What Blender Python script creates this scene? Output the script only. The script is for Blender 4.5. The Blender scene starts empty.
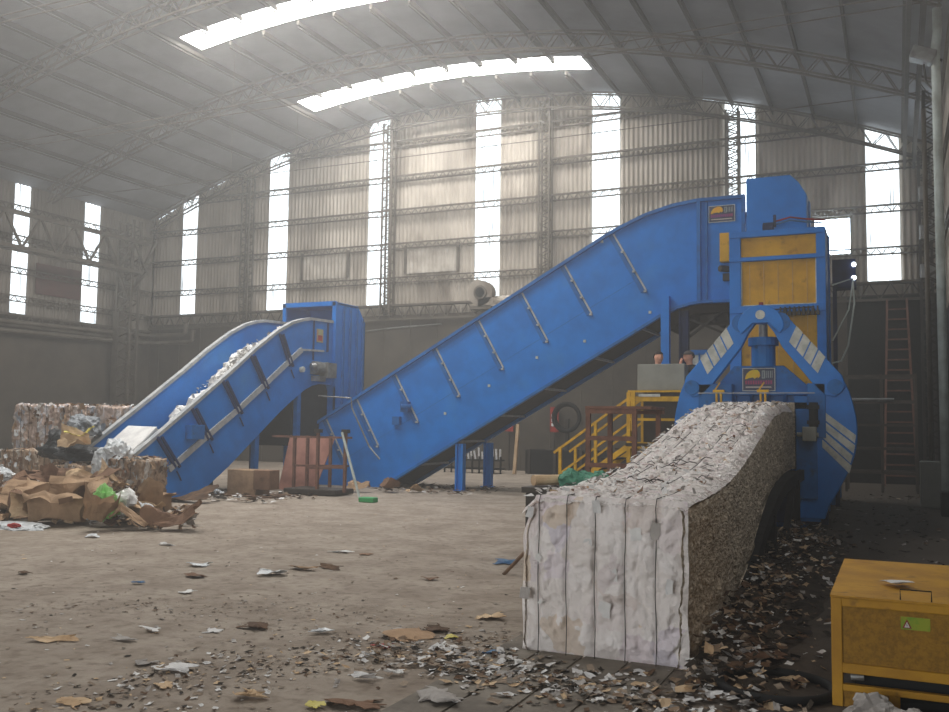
import bpy, bmesh, math, random
from mathutils import Vector, Matrix, noise
R = math.radians
C = bpy.context.scene.collection
sc = bpy.context.scene

# ------------------------------------------------------------------ camera
cd = bpy.data.cameras.new('camera'); cam = bpy.data.objects.new('camera', cd); C.objects.link(cam)
cd.sensor_width = 36.0; cd.lens = 922.0 / 949.0 * 36.0; cd.clip_end = 200
YAW, PIT, ROLL, FPX, CZ = R(24.6), R(4.2), R(0.75), 922.0, 1.6
fw = Vector((-math.sin(YAW)*math.cos(PIT), math.cos(YAW)*math.cos(PIT), math.sin(PIT)))
rt = Vector((math.cos(YAW), math.sin(YAW), 0)); upv = rt.cross(fw)
xa = rt*math.cos(ROLL) + upv*math.sin(ROLL); ya = -rt*math.sin(ROLL) + upv*math.cos(ROLL)
M = Matrix((xa, ya, -fw)).transposed().to_4x4(); M.translation = (0, 0, CZ)
cam.matrix_world = M
sc.camera = cam

# ------------------------------------------------------------------ world, haze in the air, exposure
w = bpy.data.worlds.new('world'); sc.world = w; w.use_nodes = True
wn = w.node_tree
wn.nodes['Background'].inputs[0].default_value = (0.8, 0.9, 1, 1); wn.nodes['Background'].inputs[1].default_value = 1.0
vs = wn.nodes.new('ShaderNodeVolumeScatter'); vs.inputs['Color'].default_value = (1, 0.98, 0.95, 1)
vs.inputs['Density'].default_value = 0.0088; vs.inputs['Anisotropy'].default_value = 0.5
wn.links.new(vs.outputs[0], wn.nodes['World Output'].inputs['Volume'])
sc.view_settings.view_transform = 'Standard'; sc.view_settings.look = 'None'
sc.view_settings.gamma = 1; sc.view_settings.use_curve_mapping = False
sc.view_settings.exposure = 0.15
SKYLIGHT, STRIP = 24.0, 2.9

# ------------------------------------------------------------------ helpers
def at(x, y, X=None, Y=None, Z=None):          # a measured point of the photo on a world plane
    u, v = x - 474.5, y - 356
    q = fw*FPX + xa*u - ya*v
    t = X/q.x if X is not None else (Y/q.y if Y is not None else (Z-CZ)/q.z)
    return Vector((q.x*t, q.y*t, q.z*t + CZ))

class MB:
    def __init__(s): s.v = []; s.f = []; s.m = []
    def add(s, vs, fs, mi=0):
        b = len(s.v); s.v += [tuple(p) for p in vs]
        for f in fs: s.f.append([b+i for i in f]); s.m.append(mi)
        return s
    def box(s, x0, x1, y0, y1, z0, z1, mi=0):
        vs = [(x, y, z) for z in (z0, z1) for y in (y0, y1) for x in (x0, x1)]
        return s.add(vs, [(0,2,3,1),(4,5,7,6),(0,1,5,4),(2,6,7,3),(0,4,6,2),(1,3,7,5)], mi)
    def bar(s, a, b, w_, h=None, mi=0, up=(0,0,1)):
        a, b = Vector(a), Vector(b); h = h or w_
        d = (b-a).normalized(); u = Vector(up)
        if abs(d.dot(u)) > .97: u = Vector((0,1,0))
        sd = d.cross(u).normalized(); u2 = sd.cross(d)
        vs = [p + sd*(i*w_/2) + u2*(j*h/2) for p in (a, b) for i, j in ((-1,-1),(1,-1),(1,1),(-1,1))]
        return s.add(vs, [(3,2,1,0),(4,5,6,7),(0,1,5,4),(1,2,6,5),(2,3,7,6),(3,0,4,7)], mi)
    def tube(s, pts, r, n=8, mi=0, caps=True):
        pts = [Vector(p) for p in pts]; rs = r if isinstance(r, (list, tuple)) else [r]*len(pts)
        vs = []; pu = None
        for i, p in enumerate(pts):
            d = (pts[min(i+1, len(pts)-1)] - pts[max(i-1, 0)]).normalized()
            if pu is None: pu = Vector((0,0,1)) if abs(d.z) < .9 else Vector((0,1,0))
            sd = d.cross(pu).normalized(); u2 = sd.cross(d).normalized(); pu = u2
            for k in range(n):
                a = 2*math.pi*k/n; vs.append(p + (sd*math.cos(a) + u2*math.sin(a))*rs[i])
        fs = [(i*n+k, i*n+(k+1)%n, (i+1)*n+(k+1)%n, (i+1)*n+k) for i in range(len(pts)-1) for k in range(n)]
        if caps: fs += [tuple(range(n))[::-1], tuple((len(pts)-1)*n+k for k in range(n))]
        return s.add(vs, fs, mi)
    def prism(s, poly, axis, a, b, mi=0):       # poly of 2-D points, extruded along axis from a to b
        def p3(p, t):
            return {'x': (t, p[0], p[1]), 'y': (p[0], t, p[1]), 'z': (p[0], p[1], t)}[axis]
        n = len(poly)
        vs = [p3(p, a) for p in poly] + [p3(p, b) for p in poly]
        return s.add(vs, [tuple(range(n))[::-1], tuple(range(n, 2*n))] + [(i, (i+1)%n, n+(i+1)%n, n+i) for i in range(n)], mi)
    def build(s, name, m, parent=None, smooth=False, bevel=0):
        me = bpy.data.meshes.new(name); me.from_pydata(s.v, [], s.f)
        for mm in (m if isinstance(m, (list, tuple)) else [m]): me.materials.append(mm)
        for p, mi in zip(me.polygons, s.m): p.material_index = mi; p.use_smooth = smooth
        bm = bmesh.new(); bm.from_mesh(me); bmesh.ops.recalc_face_normals(bm, faces=bm.faces); bm.to_mesh(me); bm.free()
        o = bpy.data.objects.new(name, me); C.objects.link(o)
        if bevel:
            b = o.modifiers.new('bevel', 'BEVEL'); b.width = bevel; b.segments = 2; b.limit_method = 'ANGLE'
        if parent:
            o.parent = parent; o.location = -parent.location - (parent.parent.location if parent.parent else Vector())
            if parent.parent and parent.parent.parent: o.location = (0,0,0)
        return o

def thing(name, label, cat, loc=(0,0,0), group=None):
    o = bpy.data.objects.new(name, None); C.objects.link(o); o.location = loc; o.empty_display_size = .2
    o['label'] = label; o['category'] = cat
    if group: o['group'] = group
    return o
def tag(o, label, cat, group=None, kind=None):
    o['label'] = label; o['category'] = cat
    if group: o['group'] = group
    if kind: o['kind'] = kind
    return o
def struct(o): o['kind'] = 'structure'; return o
def rnd(a, b): return random.uniform(a, b)

# ------------------------------------------------------------------ materials
def srgb(r, g, b):
    f = lambda c: (c/255/12.92) if c <= 10 else ((c/255+.055)/1.055)**2.4
    return (f(r), f(g), f(b), 1)
def mat(name, c1, c2=None, scale=3, rough=.7, metal=0, bump=0, bscale=None, stretch=(1,1,1), c3=None, lo=.4, hi=.62, s3=None, lo3=.55, hi3=.7, spec=.3):
    m = bpy.data.materials.new(name); m.use_nodes = True; nt = m.node_tree; N = nt.nodes; L = nt.links
    b = N['Principled BSDF']; b.inputs['Roughness'].default_value = rough; b.inputs['Metallic'].default_value = metal
    b.inputs['Specular IOR Level'].default_value = spec
    b.inputs['Base Color'].default_value = c1
    if c2 or bump:
        tc = N.new('ShaderNodeTexCoord'); mp = N.new('ShaderNodeMapping'); mp.inputs['Scale'].default_value = stretch
        L.new(tc.outputs['Object'], mp.inputs[0])
    if c2:
        n1 = N.new('ShaderNodeTexNoise'); n1.inputs['Scale'].default_value = scale; n1.inputs['Detail'].default_value = 7; n1.inputs['Roughness'].default_value = .62
        L.new(mp.outputs[0], n1.inputs[0])
        r = N.new('ShaderNodeMapRange'); r.inputs[1].default_value = lo; r.inputs[2].default_value = hi
        L.new(n1.outputs[0], r.inputs[0])
        mx = N.new('ShaderNodeMix'); mx.data_type = 'RGBA'; mx.inputs[6].default_value = c1; mx.inputs[7].default_value = c2
        L.new(r.outputs[0], mx.inputs[0]); out = mx.outputs[2]
        if c3:
            n2 = N.new('ShaderNodeTexNoise'); n2.inputs['Scale'].default_value = s3 or scale*3.1; n2.inputs['Detail'].default_value = 8
            L.new(mp.outputs[0], n2.inputs[0])
            r2 = N.new('ShaderNodeMapRange'); r2.inputs[1].default_value = lo3; r2.inputs[2].default_value = hi3
            L.new(n2.outputs[0], r2.inputs[0])
            m2 = N.new('ShaderNodeMix'); m2.data_type = 'RGBA'; m2.inputs[7].default_value = c3
            L.new(out, m2.inputs[6]); L.new(r2.outputs[0], m2.inputs[0]); out = m2.outputs[2]
        L.new(out, b.inputs['Base Color'])
    if bump:
        n3 = N.new('ShaderNodeTexNoise'); n3.inputs['Scale'].default_value = bscale or scale*4; n3.inputs['Detail'].default_value = 6
        L.new(mp.outputs[0], n3.inputs[0])
        bp = N.new('ShaderNodeBump'); bp.inputs['Strength'].default_value = bump; bp.inputs['Distance'].default_value = .05
        L.new(n3.outputs[0], bp.inputs['Height']); L.new(bp.outputs[0], b.inputs['Normal'])
    return m
def emit(name, col, strength, dirt=0, scale=2, stretch=(1,1,1), lo=.45, hi=.7):
    m = bpy.data.materials.new(name); m.use_nodes = True; nt = m.node_tree; N = nt.nodes; L = nt.links
    N.remove(N['Principled BSDF']); e = N.new('ShaderNodeEmission'); e.inputs[0].default_value = col; e.inputs[1].default_value = strength
    L.new(e.outputs[0], N['Material Output'].inputs[0])
    if dirt:
        tc = N.new('ShaderNodeTexCoord'); mp = N.new('ShaderNodeMapping'); mp.inputs['Scale'].default_value = stretch
        n1 = N.new('ShaderNodeTexNoise'); n1.inputs['Scale'].default_value = scale; n1.inputs['Detail'].default_value = 5
        r = N.new('ShaderNodeMapRange'); r.inputs[1].default_value = lo; r.inputs[2].default_value = hi
        r.inputs[3].default_value = strength; r.inputs[4].default_value = strength*(1-dirt)
        L.new(tc.outputs['Object'], mp.inputs[0]); L.new(mp.outputs[0], n1.inputs[0]); L.new(n1.outputs[0], r.inputs[0]); L.new(r.outputs[0], e.inputs[1])
    return m
def paper_mat(name, base, tones, scale=7, bump=.8, stretch=(1,1,1), rough=.85):   # overlapping scraps: random cells, crumples
    m = bpy.data.materials.new(name); m.use_nodes = True; nt = m.node_tree; N = nt.nodes; L = nt.links
    b = N['Principled BSDF']; b.inputs['Roughness'].default_value = rough; b.inputs['Specular IOR Level'].default_value = .2
    tc = N.new('ShaderNodeTexCoord'); mp = N.new('ShaderNodeMapping'); mp.inputs['Scale'].default_value = stretch
    L.new(tc.outputs['Object'], mp.inputs[0])
    wz = N.new('ShaderNodeTexNoise'); wz.inputs['Scale'].default_value = scale*.9; wz.inputs['Detail'].default_value = 4
    L.new(mp.outputs[0], wz.inputs[0])
    ad = N.new('ShaderNodeVectorMath'); ad.operation = 'MULTIPLY_ADD'; ad.inputs[1].default_value = (.28, .28, .28)
    L.new(wz.outputs['Color'], ad.inputs[0]); L.new(mp.outputs[0], ad.inputs[2])
    vo = N.new('ShaderNodeTexVoronoi'); vo.inputs['Scale'].default_value = scale; L.new(ad.outputs[0], vo.inputs['Vector'])
    sp = N.new('ShaderNodeSeparateColor'); L.new(vo.outputs['Color'], sp.inputs[0])
    cr = N.new('ShaderNodeValToRGB'); cr.color_ramp.interpolation = 'LINEAR'
    el = cr.color_ramp.elements; el[0].position = 0; el[0].color = base; el[1].position = 1; el[1].color = tones[-1]
    for i, t in enumerate(tones[:-1]): k = el.new(.45 + .5*(i+1)/len(tones)); k.color = t
    L.new(sp.outputs[0], cr.inputs[0])
    n2 = N.new('ShaderNodeTexNoise'); n2.inputs['Scale'].default_value = 2.3; n2.inputs['Detail'].default_value = 8
    L.new(mp.outputs[0], n2.inputs[0])
    rr = N.new('ShaderNodeMapRange'); rr.inputs[1].default_value = .5; rr.inputs[2].default_value = .75; rr.inputs[4].default_value = .7
    L.new(n2.outputs[0], rr.inputs[0])
    mx = N.new('ShaderNodeMix'); mx.data_type = 'RGBA'; mx.inputs[7].default_value = tones[0]
    L.new(rr.outputs[0], mx.inputs[0]); L.new(cr.outputs[0], mx.inputs[6]); L.new(mx.outputs[2], b.inputs['Base Color'])
    n3 = N.new('ShaderNodeTexNoise'); n3.inputs['Scale'].default_value = scale*2.5; n3.inputs['Detail'].default_value = 6
    L.new(mp.outputs[0], n3.inputs[0])
    aa = N.new('ShaderNodeMath'); aa.operation = 'ADD'; L.new(n3.outputs[0], aa.inputs[0]); L.new(vo.outputs['Distance'], aa.inputs[1])
    bp = N.new('ShaderNodeBump'); bp.inputs['Strength'].default_value = bump; bp.inputs['Distance'].default_value = .04
    L.new(aa.outputs[0], bp.inputs['Height']); L.new(bp.outputs[0], b.inputs['Normal'])
    return m

m_floor = mat('dirt_floor', srgb(158,146,132), srgb(134,121,107), 1.6, .9, 0, .3, 14, (1,1,1), srgb(108,94,80), s3=9, lo3=.5, hi3=.8)
m_slab = mat('worn_concrete', srgb(132,124,112), srgb(104,96,86), 3, .85, 0, .2, 20)
m_clad = mat('corrugated_sheet', srgb(184,174,161), srgb(154,144,131), .8, .6, .0, 0, None, (1,1,.3), srgb(110,98,86), s3=.7)
m_low = mat('lower_wall_grey', srgb(88,80,70), srgb(72,66,58), .9, .8, 0, .1, 6)
m_dark = mat('near_black_panel', srgb(26,25,24), srgb(18,18,17), 1.4, .8, 0, .2, 8)  # one even near-black for wall panels and other dark things
m_red = mat('faded_red_sheet', srgb(96,66,62), srgb(80,60,56), 2, .7)
m_roof = mat('roof_lining', srgb(128,129,134), srgb(108,108,111), .5, .75, 0, .05, 5)
m_steel = mat('dull_steel', srgb(104,96,86), srgb(84,76,66), 2, .6, .2)
m_steeld = mat('dark_steel', srgb(70,64,58), srgb(54,48,42), 2, .6, .2)
m_purlin = mat('weathered_purlin', srgb(62,56,46), srgb(46,42,36), 2, .7)
m_galv = mat('galvanised', srgb(150,150,148), srgb(120,118,114), 5, .45, .5)
m_white = mat('white_pipe', srgb(205,214,208), srgb(170,176,168), 2, .5)
m_blue = mat('blue_paint', srgb(2,120,208), srgb(4,108,190), 1.6, .42, 0, .03, 5, (1,1,1), srgb(60,130,190), s3=1.1, lo3=.56, hi3=.9)
m_blue2 = mat('blue_paint_dull', srgb(10,104,176), srgb(8,86,152), 2.5, .5, 0, .05, 9, (1,1,1), srgb(50,74,96), lo3=.58, hi3=.8)
m_navy = mat('navy_paint', srgb(18,40,84), srgb(14,28,60), 4, .55)
m_rim = mat('scuffed_rim', srgb(178,178,176), srgb(150,154,158), 6, .6, .0)
m_seam = mat('dark_blue_seam', srgb(14,38,88), None)
m_belt = mat('belt_underside', srgb(54,44,36), srgb(34,30,28), 3, .9, 0, .3, 12)
m_yel = mat('yellow_paint', srgb(214,160,28), srgb(190,138,22), 2.2, .5, 0, .04, 8, (1,1,1), srgb(140,98,30), lo3=.6, hi3=.8)
m_yel2 = mat('yellow_rail', srgb(226,176,30), srgb(196,150,30), 6, .5)
m_ora = mat('orange_yellow_paint', srgb(192,142,34), srgb(170,122,28), 3, .55, 0, .05, 9, (1,1,1), srgb(120,84,30), lo3=.6, hi3=.78)
m_mesh = mat('yellow_perforated_panel', srgb(160,118,36), srgb(132,96,30), 34, .7, 0, .3, 60)
m_black = mat('black_rubber', srgb(26,26,26), srgb(18,18,18), 5, .7)
m_rust = mat('rusty_steel', srgb(126,88,72), srgb(100,70,58), 6, .8, .0, .2, 20, (1,1,1), srgb(140,96,70), lo3=.6, hi3=.8)
m_pink = mat('pinkish_board', srgb(186,134,118), srgb(160,112,98), 2.5, .85, 0, .05, 10)
m_grey = mat('grey_cabinet', srgb(150,150,140), srgb(138,138,128), 3, .6)
m_stripe = mat('white_stripe', srgb(206,206,196), srgb(176,178,170), 8, .6)
m_card = mat('cardboard', srgb(172,142,112), srgb(142,116,90), 3, .9, 0, .15, 16)
m_card2 = mat('cardboard_dark', srgb(132,102,80), srgb(108,82,64), 3, .9, 0, .2, 16)
m_card3 = mat('cardboard_pale', srgb(206,180,146), srgb(180,150,116), 3, .9, 0, .1, 16)
m_pap = mat('white_paper', srgb(226,224,220), srgb(200,198,196), 4, .8)
m_pap2 = mat('grey_paper', srgb(176,170,164), srgb(146,140,134), 4, .85)
m_plas = mat('white_plastic_film', srgb(214,216,216), srgb(180,184,186), 5, .4, 0, .4, 12)
m_blackbag = mat('black_bag', srgb(46,48,48), srgb(28,28,30), 5, .35, 0, .6, 14)
m_greybag = mat('grey_bag', srgb(150,154,158), srgb(100,104,108), 8, .45, 0, .6, 16)
m_green = mat('green_bag', srgb(120,190,90), srgb(176,206,150), 5, .6, 0, .4, 10)
m_tarp = mat('green_net', srgb(90,150,124), srgb(60,116,96), 14, .8, 0, .6, 24)
m_redp = mat('red_print', srgb(170,52,44), srgb(130,36,34), 5, .7)
m_yelp = mat('yellow_film', srgb(206,194,96), srgb(180,166,80), 5, .6)
m_bluep = mat('blue_film', srgb(60,110,150), srgb(40,80,120), 5, .6)
m_brn = mat('brown_scrap', srgb(108,82,60), srgb(78,60,46), 5, .9)
m_grime = mat('grime_scrap', srgb(64,56,46), srgb(46,40,34), 5, .95)
m_skin = mat('skin', srgb(226,168,142), None, rough=.6)
m_hair = mat('dark_hair', srgb(40,30,26), None, rough=.8)
m_cap = mat('grey_cap', srgb(88,82,80), None, rough=.9)
m_jack = mat('dark_jacket', srgb(46,44,44), srgb(34,34,36), 10, .9)
m_trou = mat('dark_trousers', srgb(40,42,52), None, rough=.9)
m_shirt = mat('blue_shirt', srgb(60,80,110), None, rough=.9)
m_bale = paper_mat('white_paper_bale', srgb(240,234,230), [srgb(228,220,214), srgb(234,222,222), srgb(222,216,224), srgb(222,206,188)], 5, .8)
m_baletop = paper_mat('white_paper_bale_top', srgb(244,238,234), [srgb(232,224,218), srgb(218,208,202), srgb(240,228,228), srgb(180,156,142)], 12, 1.0)
m_baleside = mat('pressed_paper_edges', srgb(200,186,166), srgb(156,142,122), 22, .95, 0, .8, 30, (1,.5,1), srgb(226,216,200), s3=46, lo3=.56, hi3=.7)
m_mixed = paper_mat('mixed_waste_bale', srgb(184,160,142), [srgb(180,160,150), srgb(226,220,216), srgb(150,124,110), srgb(216,212,214), srgb(140,150,164)], 6, 1.0, (1.6,1.6,.8))
m_cardbale = paper_mat('cardboard_bale', srgb(184,160,136), [srgb(164,138,116), srgb(206,190,172), srgb(140,110,86), srgb(214,208,200)], 6, 1.0, (2.4,2.4,.6))
m_win = emit('daylit_fibreglass', (.88,.96,1,1), STRIP, .82, 2.2, (9,9,.3), .42, .68)
m_sky = emit('daylit_roof_light', (1,.985,.955,1), SKYLIGHT)
m_open = emit('open_daylight', (.72,.87,1,1), 14)
m_lamp = emit('lit_lamp', (.9,.97,1,1), 8)
m_gap = emit('daylight_gap', (.8,.9,1,1), 2.5)

# ------------------------------------------------------------------ the building
XL, XR, YB, YF = -29.0, 1.15, 30.0, -9.0
def roofz(x): return 13.4 - (x+14.0)**2/68.8
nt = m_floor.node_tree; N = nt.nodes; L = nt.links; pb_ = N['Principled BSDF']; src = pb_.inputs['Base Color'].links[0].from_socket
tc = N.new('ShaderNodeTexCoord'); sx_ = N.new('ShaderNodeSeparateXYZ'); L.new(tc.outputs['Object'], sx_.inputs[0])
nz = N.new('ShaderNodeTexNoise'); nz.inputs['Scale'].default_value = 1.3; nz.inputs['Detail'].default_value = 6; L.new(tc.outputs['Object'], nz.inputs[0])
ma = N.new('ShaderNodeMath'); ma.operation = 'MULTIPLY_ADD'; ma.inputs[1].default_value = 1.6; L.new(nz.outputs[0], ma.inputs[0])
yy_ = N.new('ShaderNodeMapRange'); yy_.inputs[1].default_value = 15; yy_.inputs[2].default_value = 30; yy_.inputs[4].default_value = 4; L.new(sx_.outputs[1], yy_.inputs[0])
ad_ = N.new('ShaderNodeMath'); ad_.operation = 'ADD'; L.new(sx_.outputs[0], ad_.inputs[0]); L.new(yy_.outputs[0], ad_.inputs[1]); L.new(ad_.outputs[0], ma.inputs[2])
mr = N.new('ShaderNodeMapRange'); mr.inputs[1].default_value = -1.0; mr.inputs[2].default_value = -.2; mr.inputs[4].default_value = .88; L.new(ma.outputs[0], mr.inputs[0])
mxg = N.new('ShaderNodeMix'); mxg.data_type = 'RGBA'; mxg.inputs[7].default_value = srgb(70,62,54); L.new(mr.outputs[0], mxg.inputs[0]); L.new(src, mxg.inputs[6]); L.new(mxg.outputs[2], pb_.inputs['Base Color'])  # right and far-right floor darkened: grime plus dim light put into the colour
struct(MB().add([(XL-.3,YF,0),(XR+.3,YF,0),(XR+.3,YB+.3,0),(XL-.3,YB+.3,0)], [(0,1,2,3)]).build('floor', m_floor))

def corr_back(x0, x1, y, z0, z1f, per=.165, amp=.034):
    mb = MB(); n = max(2, int((x1-x0)/per*6)); vs = []
    for i in range(n+1):
        x = x0 + (x1-x0)*i/n; d = amp*math.sin(2*math.pi*x/per)
        vs += [(x, y+d, z0), (x, y+d, z1f(x) if callable(z1f) else z1f)]
    return mb.add(vs, [(2*i, 2*i+2, 2*i+3, 2*i+1) for i in range(n)])
def corr_side(y0, y1, x, z0, z1, per=.165, amp=.022):
    n = max(2, int((y1-y0)/per*6)); vs = []
    for i in range(n+1):
        y = y0 + (y1-y0)*i/n; d = amp*math.sin(2*math.pi*y/per)
        vs += [(x+d, y, z0), (x+d, y, z1)]
    return MB().add(vs, [(2*i, 2*i+2, 2*i+3, 2*i+1) for i in range(n)])
strips = [(-27.42,-26.62),(-22.95,-22.05),(-18.3,-17.4),(-13.78,-12.82),(-9.38,-8.4),(-4.9,-3.95),(-.72,.2)]
wz0 = 5.95
edges = [XL] + [e for s in strips for e in s] + [XR]
mb = MB()
OPX0, OPX1, OPZ0, OPZ1 = -2.2, -1.19, 6.93, 8.02        # the square opening
for i in range(0, len(edges), 2):
    a, b = edges[i], edges[i+1]
    segs = [(a, OPX0, 5.5, None), (OPX0, OPX1, 5.5, OPZ0), (OPX0, OPX1, OPZ1, None), (OPX1, b, 5.5, None)] if a < OPX0 < b else [(a, b, 5.5, None)]
    for x0, x1, z0, z1 in segs:
        c = corr_back(x0, x1, YB, z0, z1 if z1 else (lambda x: roofz(x)+.1)); mb.add(c.v, c.f)
struct(mb.build('wall_back', m_clad, smooth=True))
struct(MB().box(XL, XR, YB-.12, YB+.1, 0, 5.6).build('wall_back', m_low))
mb = MB()
for k in range(int((XR-XL)/1.1)):
    x = XL+.6+k*1.1; mb.box(x-.012, x+.012, YB-.135, YB-.12, .05, 5.4)
struct(mb.build('trim_1', m_steel))
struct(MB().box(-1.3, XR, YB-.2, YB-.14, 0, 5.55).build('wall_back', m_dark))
for i, (a, b) in enumerate(strips):
    o = struct(corr_back(a, b, YB+.01, wz0, lambda x: roofz(x)+.02).build('window_%d' % (i+1), m_win, smooth=True))
    if i: pass
mb = MB()
for a, b in strips: mb.box(a, b, YB-.03, YB+.03, 5.5, wz0)
struct(mb.build('trim_2', m_clad))
struct(MB().box(OPX0, OPX1, YB+.05, YB+.08, OPZ0, OPZ1).build('window_8', m_open))
# left wall
ls = [(23.05,23.72),(26.22,27.02)]
edl = [YF, 17.2, 18.0] + [e for s in ls for e in s] + [YB]
mb = MB()
for a, b in ((YF, 23.05), (23.72, 26.22), (27.02, YB)):
    c = corr_side(a, b, XL, 5.0, 10.35); mb.add(c.v, c.f)
struct(mb.build('wall_left', mat('shade_toned_corrugated_sheet', srgb(138,130,120), srgb(112,104,96), .8, .7, 0, 0, None, (1,1,.3)), smooth=True))  # darker copy of the cladding; this side's weaker light is in the colour
struct(MB().box(XL-.1, XL+.1, YF, YB, 0, 5.35).build('wall_left', m_low))
for i, (a, b) in enumerate(ls):
    struct(corr_side(a, b, XL-.01, 5.35, 10.3).build('window_%d' % (9+i), m_win, smooth=True))
struct(MB().box(XL+.03, XL+.07, 24.05, 26.1, 6.2, 7.35).build('trim_4', m_red))
# right wall
c = corr_side(YF, YB, XR, 4.5, 10.2); struct(c.build('wall_right', m_clad, smooth=True))
struct(MB().box(XR, XR+.2, YF, YB, 0, 4.6).build('wall_right', m_dark))
struct(MB().box(XR-.06, XR-.04, 24.8, 28.2, 8.2, 10.0).build('window_11', m_win))
struct(MB().box(XR-.06, XR-.04, 2.5, 12, 5.4, 8.6).build('window_12', emit('side_fill_light', (1,.98,.95,1), 3.0)))  # unseen glowing panel added to brighten the bale's right side
# front wall behind the camera; its glowing doorway panel is added fill light
mb = MB(); mb.box(XL, -12, YF-.1, YF, 0, 14); mb.box(-12, -2, YF-.1, YF, 5.5, 14); mb.box(-2, XR, YF-.1, YF, 0, 14)
struct(mb.build('wall_front', m_clad))
struct(MB().box(-12, -2, YF-.3, YF-.2, 0, 5.5).build('window_13', emit('doorway_fill_light', (.96,.98,1,1), 6.0)))
# roof: curved sheets with the roof lights let in
slx0, slx1 = -19.3, -8.7
sly = [(9.6,10.8), (15.1,16.3), (20.65,21.65), (26.6,27.75)]
def arch(x0, x1, y0, y1, dz=0, n=None):
    n = n or max(3, int((x1-x0)/.5)); vs = []
    for i in range(n+1):
        x = x0+(x1-x0)*i/n; vs += [(x, y0, roofz(x)+dz), (x, y1, roofz(x)+dz)]
    return vs, [(2*i, 2*i+2, 2*i+3, 2*i+1) for i in range(n)]
mb = MB(); mb.add(*arch(XL-.3, slx0, YF, YB+.2)); mb.add(*arch(slx1, XR+.2, YF, YB+.2))
ys = [YF] + [e for s in sly for e in s] + [YB+.2]
for i in range(0, len(ys), 2): mb.add(*arch(slx0, slx1, ys[i], ys[i+1]))
struct(mb.build('ceiling', m_roof, smooth=True))
for i, (a, b) in enumerate(sly):
    struct(MB().add(*arch(slx0, slx1, a, b, .02)).build('window_%d' % (14+i), m_sky, smooth=True))
# small daylight gaps where the roof meets the gable
mb = MB()
for x0, x1 in ((-28.7,-27.8), (-26.0,-25.2), (-5.6,-5.0), (-2.6,-2.3)):
    mb.add([(x0, YB-.08, roofz(x0)-.02), (x1, YB-.08, roofz(x1)-.02), (x1, YB-.08, roofz(x1)-.07), (x0, YB-.08, roofz(x0)-.07)], [(0,1,2,3)])
struct(mb.build('window_22', m_gap))

# lattice steelwork
def lattice(mb, p, q, d, n, cw=.05, bw=.025, mi=0):
    """two chords p->q and p+d->q+d with zigzag webs"""
    p, q, d = Vector(p), Vector(q), Vector(d)
    mb.bar(p, q, cw, mi=mi); mb.bar(p+d, q+d, cw, mi=mi)
    for i in range(n):
        a = p + (q-p)*(i/n); b = p + (q-p)*((i+.5)/n) + d; c = p + (q-p)*((i+1)/n)
        mb.bar(a, b, bw, mi=mi); mb.bar(b, c, bw, mi=mi)
for z in (12.2, 10.86, 9.58, 8.3, 7.02):                    # girts on the gable
    half = math.sqrt(max(0, (13.25 - z)*68.8)); x0, x1 = max(XL+.1, -14-half+.3), min(XR-.1, -14+half-.3)
    mb = MB(); lattice(mb, (x0, YB-.12, z), (x1, YB-.12, z), (0, 0, -.2), int((x1-x0)/.3), .045, .022)
    mb.bar((x0, YB-.32, z-.03), (x1, YB-.32, z-.03), .04)
    struct(mb.build('wall_girt', m_steel))
mb = MB(); lattice(mb, (XL+.2, YB-.35, 5.92), (XR-.1, YB-.35, 5.92), (0,0,-.5), 52, .07, .035)
mb.box(XL, XR, YB-.45, YB-.1, 5.9, 5.97); struct(mb.build('wall_girt', m_steel))
for z in (9.3, 8.2, 7.02, 6.0):                               # girts on the long walls
    mb = MB(); lattice(mb, (XL+.12, 2, z), (XL+.12, YB-.3, z), (0,0,-.2), 80, .045, .022); struct(mb.build('wall_girt', m_steel))
mb = MB(); lattice(mb, (XL+.3, 2, 5.3), (XL+.3, YB-.3, 5.3), (0,0,-.4), 60, .07, .035); struct(mb.build('wall_girt', m_steel))
for z in (9.2, 7.6, 6.0):
    mb = MB(); lattice(mb, (XR-.12, 12, z), (XR-.12, YB-.3, z), (0,0,-.2), 50, .045, .022); struct(mb.build('wall_girt', m_steel))
for x in (-23.75, -17.2, -10.95, -4.6):                       # gable columns
    mb = MB(); zt = roofz(x)-.4
    for yy in (YB-.5, YB-.2): lattice(mb, (x-.19, yy, 5.6), (x-.19, yy, zt), (.38, 0, 0), 20, .06, .03)
    struct(mb.build('lattice_column', m_steel))
def arch_truss(y):
    mb = MB(); n = 84; x0, x1 = XL+.4, XR-.25
    P0 = [Vector((x0+(x1-x0)*i/n, y, roofz(x0+(x1-x0)*i/n)-.2)) for i in range(n+1)]
    P1 = [p - Vector((0,0,.5)) for p in P0]
    for dy in (-.12, .12):
        for A in (P0, P1):
            for i in range(n): mb.bar(A[i]+Vector((0,dy,0)), A[i+1]+Vector((0,dy,0)), .05)
        for i in range(n):
            a, b = (P0[i], P1[i+1]) if i % 2 else (P1[i], P0[i+1])
            mb.bar(a+Vector((0,dy,0)), b+Vector((0,dy,0)), .025)
    struct(mb.build('roof_truss', m_steel))
for y in (29.5, 24.2, 18.6, 13.0, 7.4, 1.8): arch_truss(y)
for y, z in ((24.2, 9.73), (18.6, 9.75), (18.6, 9.55), (13.0, 9.95), (13.0, 10.1)):
    struct(MB().tube([(XL+.3, y, z), (-14, y, z-.04), (XR-.3, y, z)], .014, 5).build('tie_rod', m_steel))
k = 0
x = XL + .9
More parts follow.
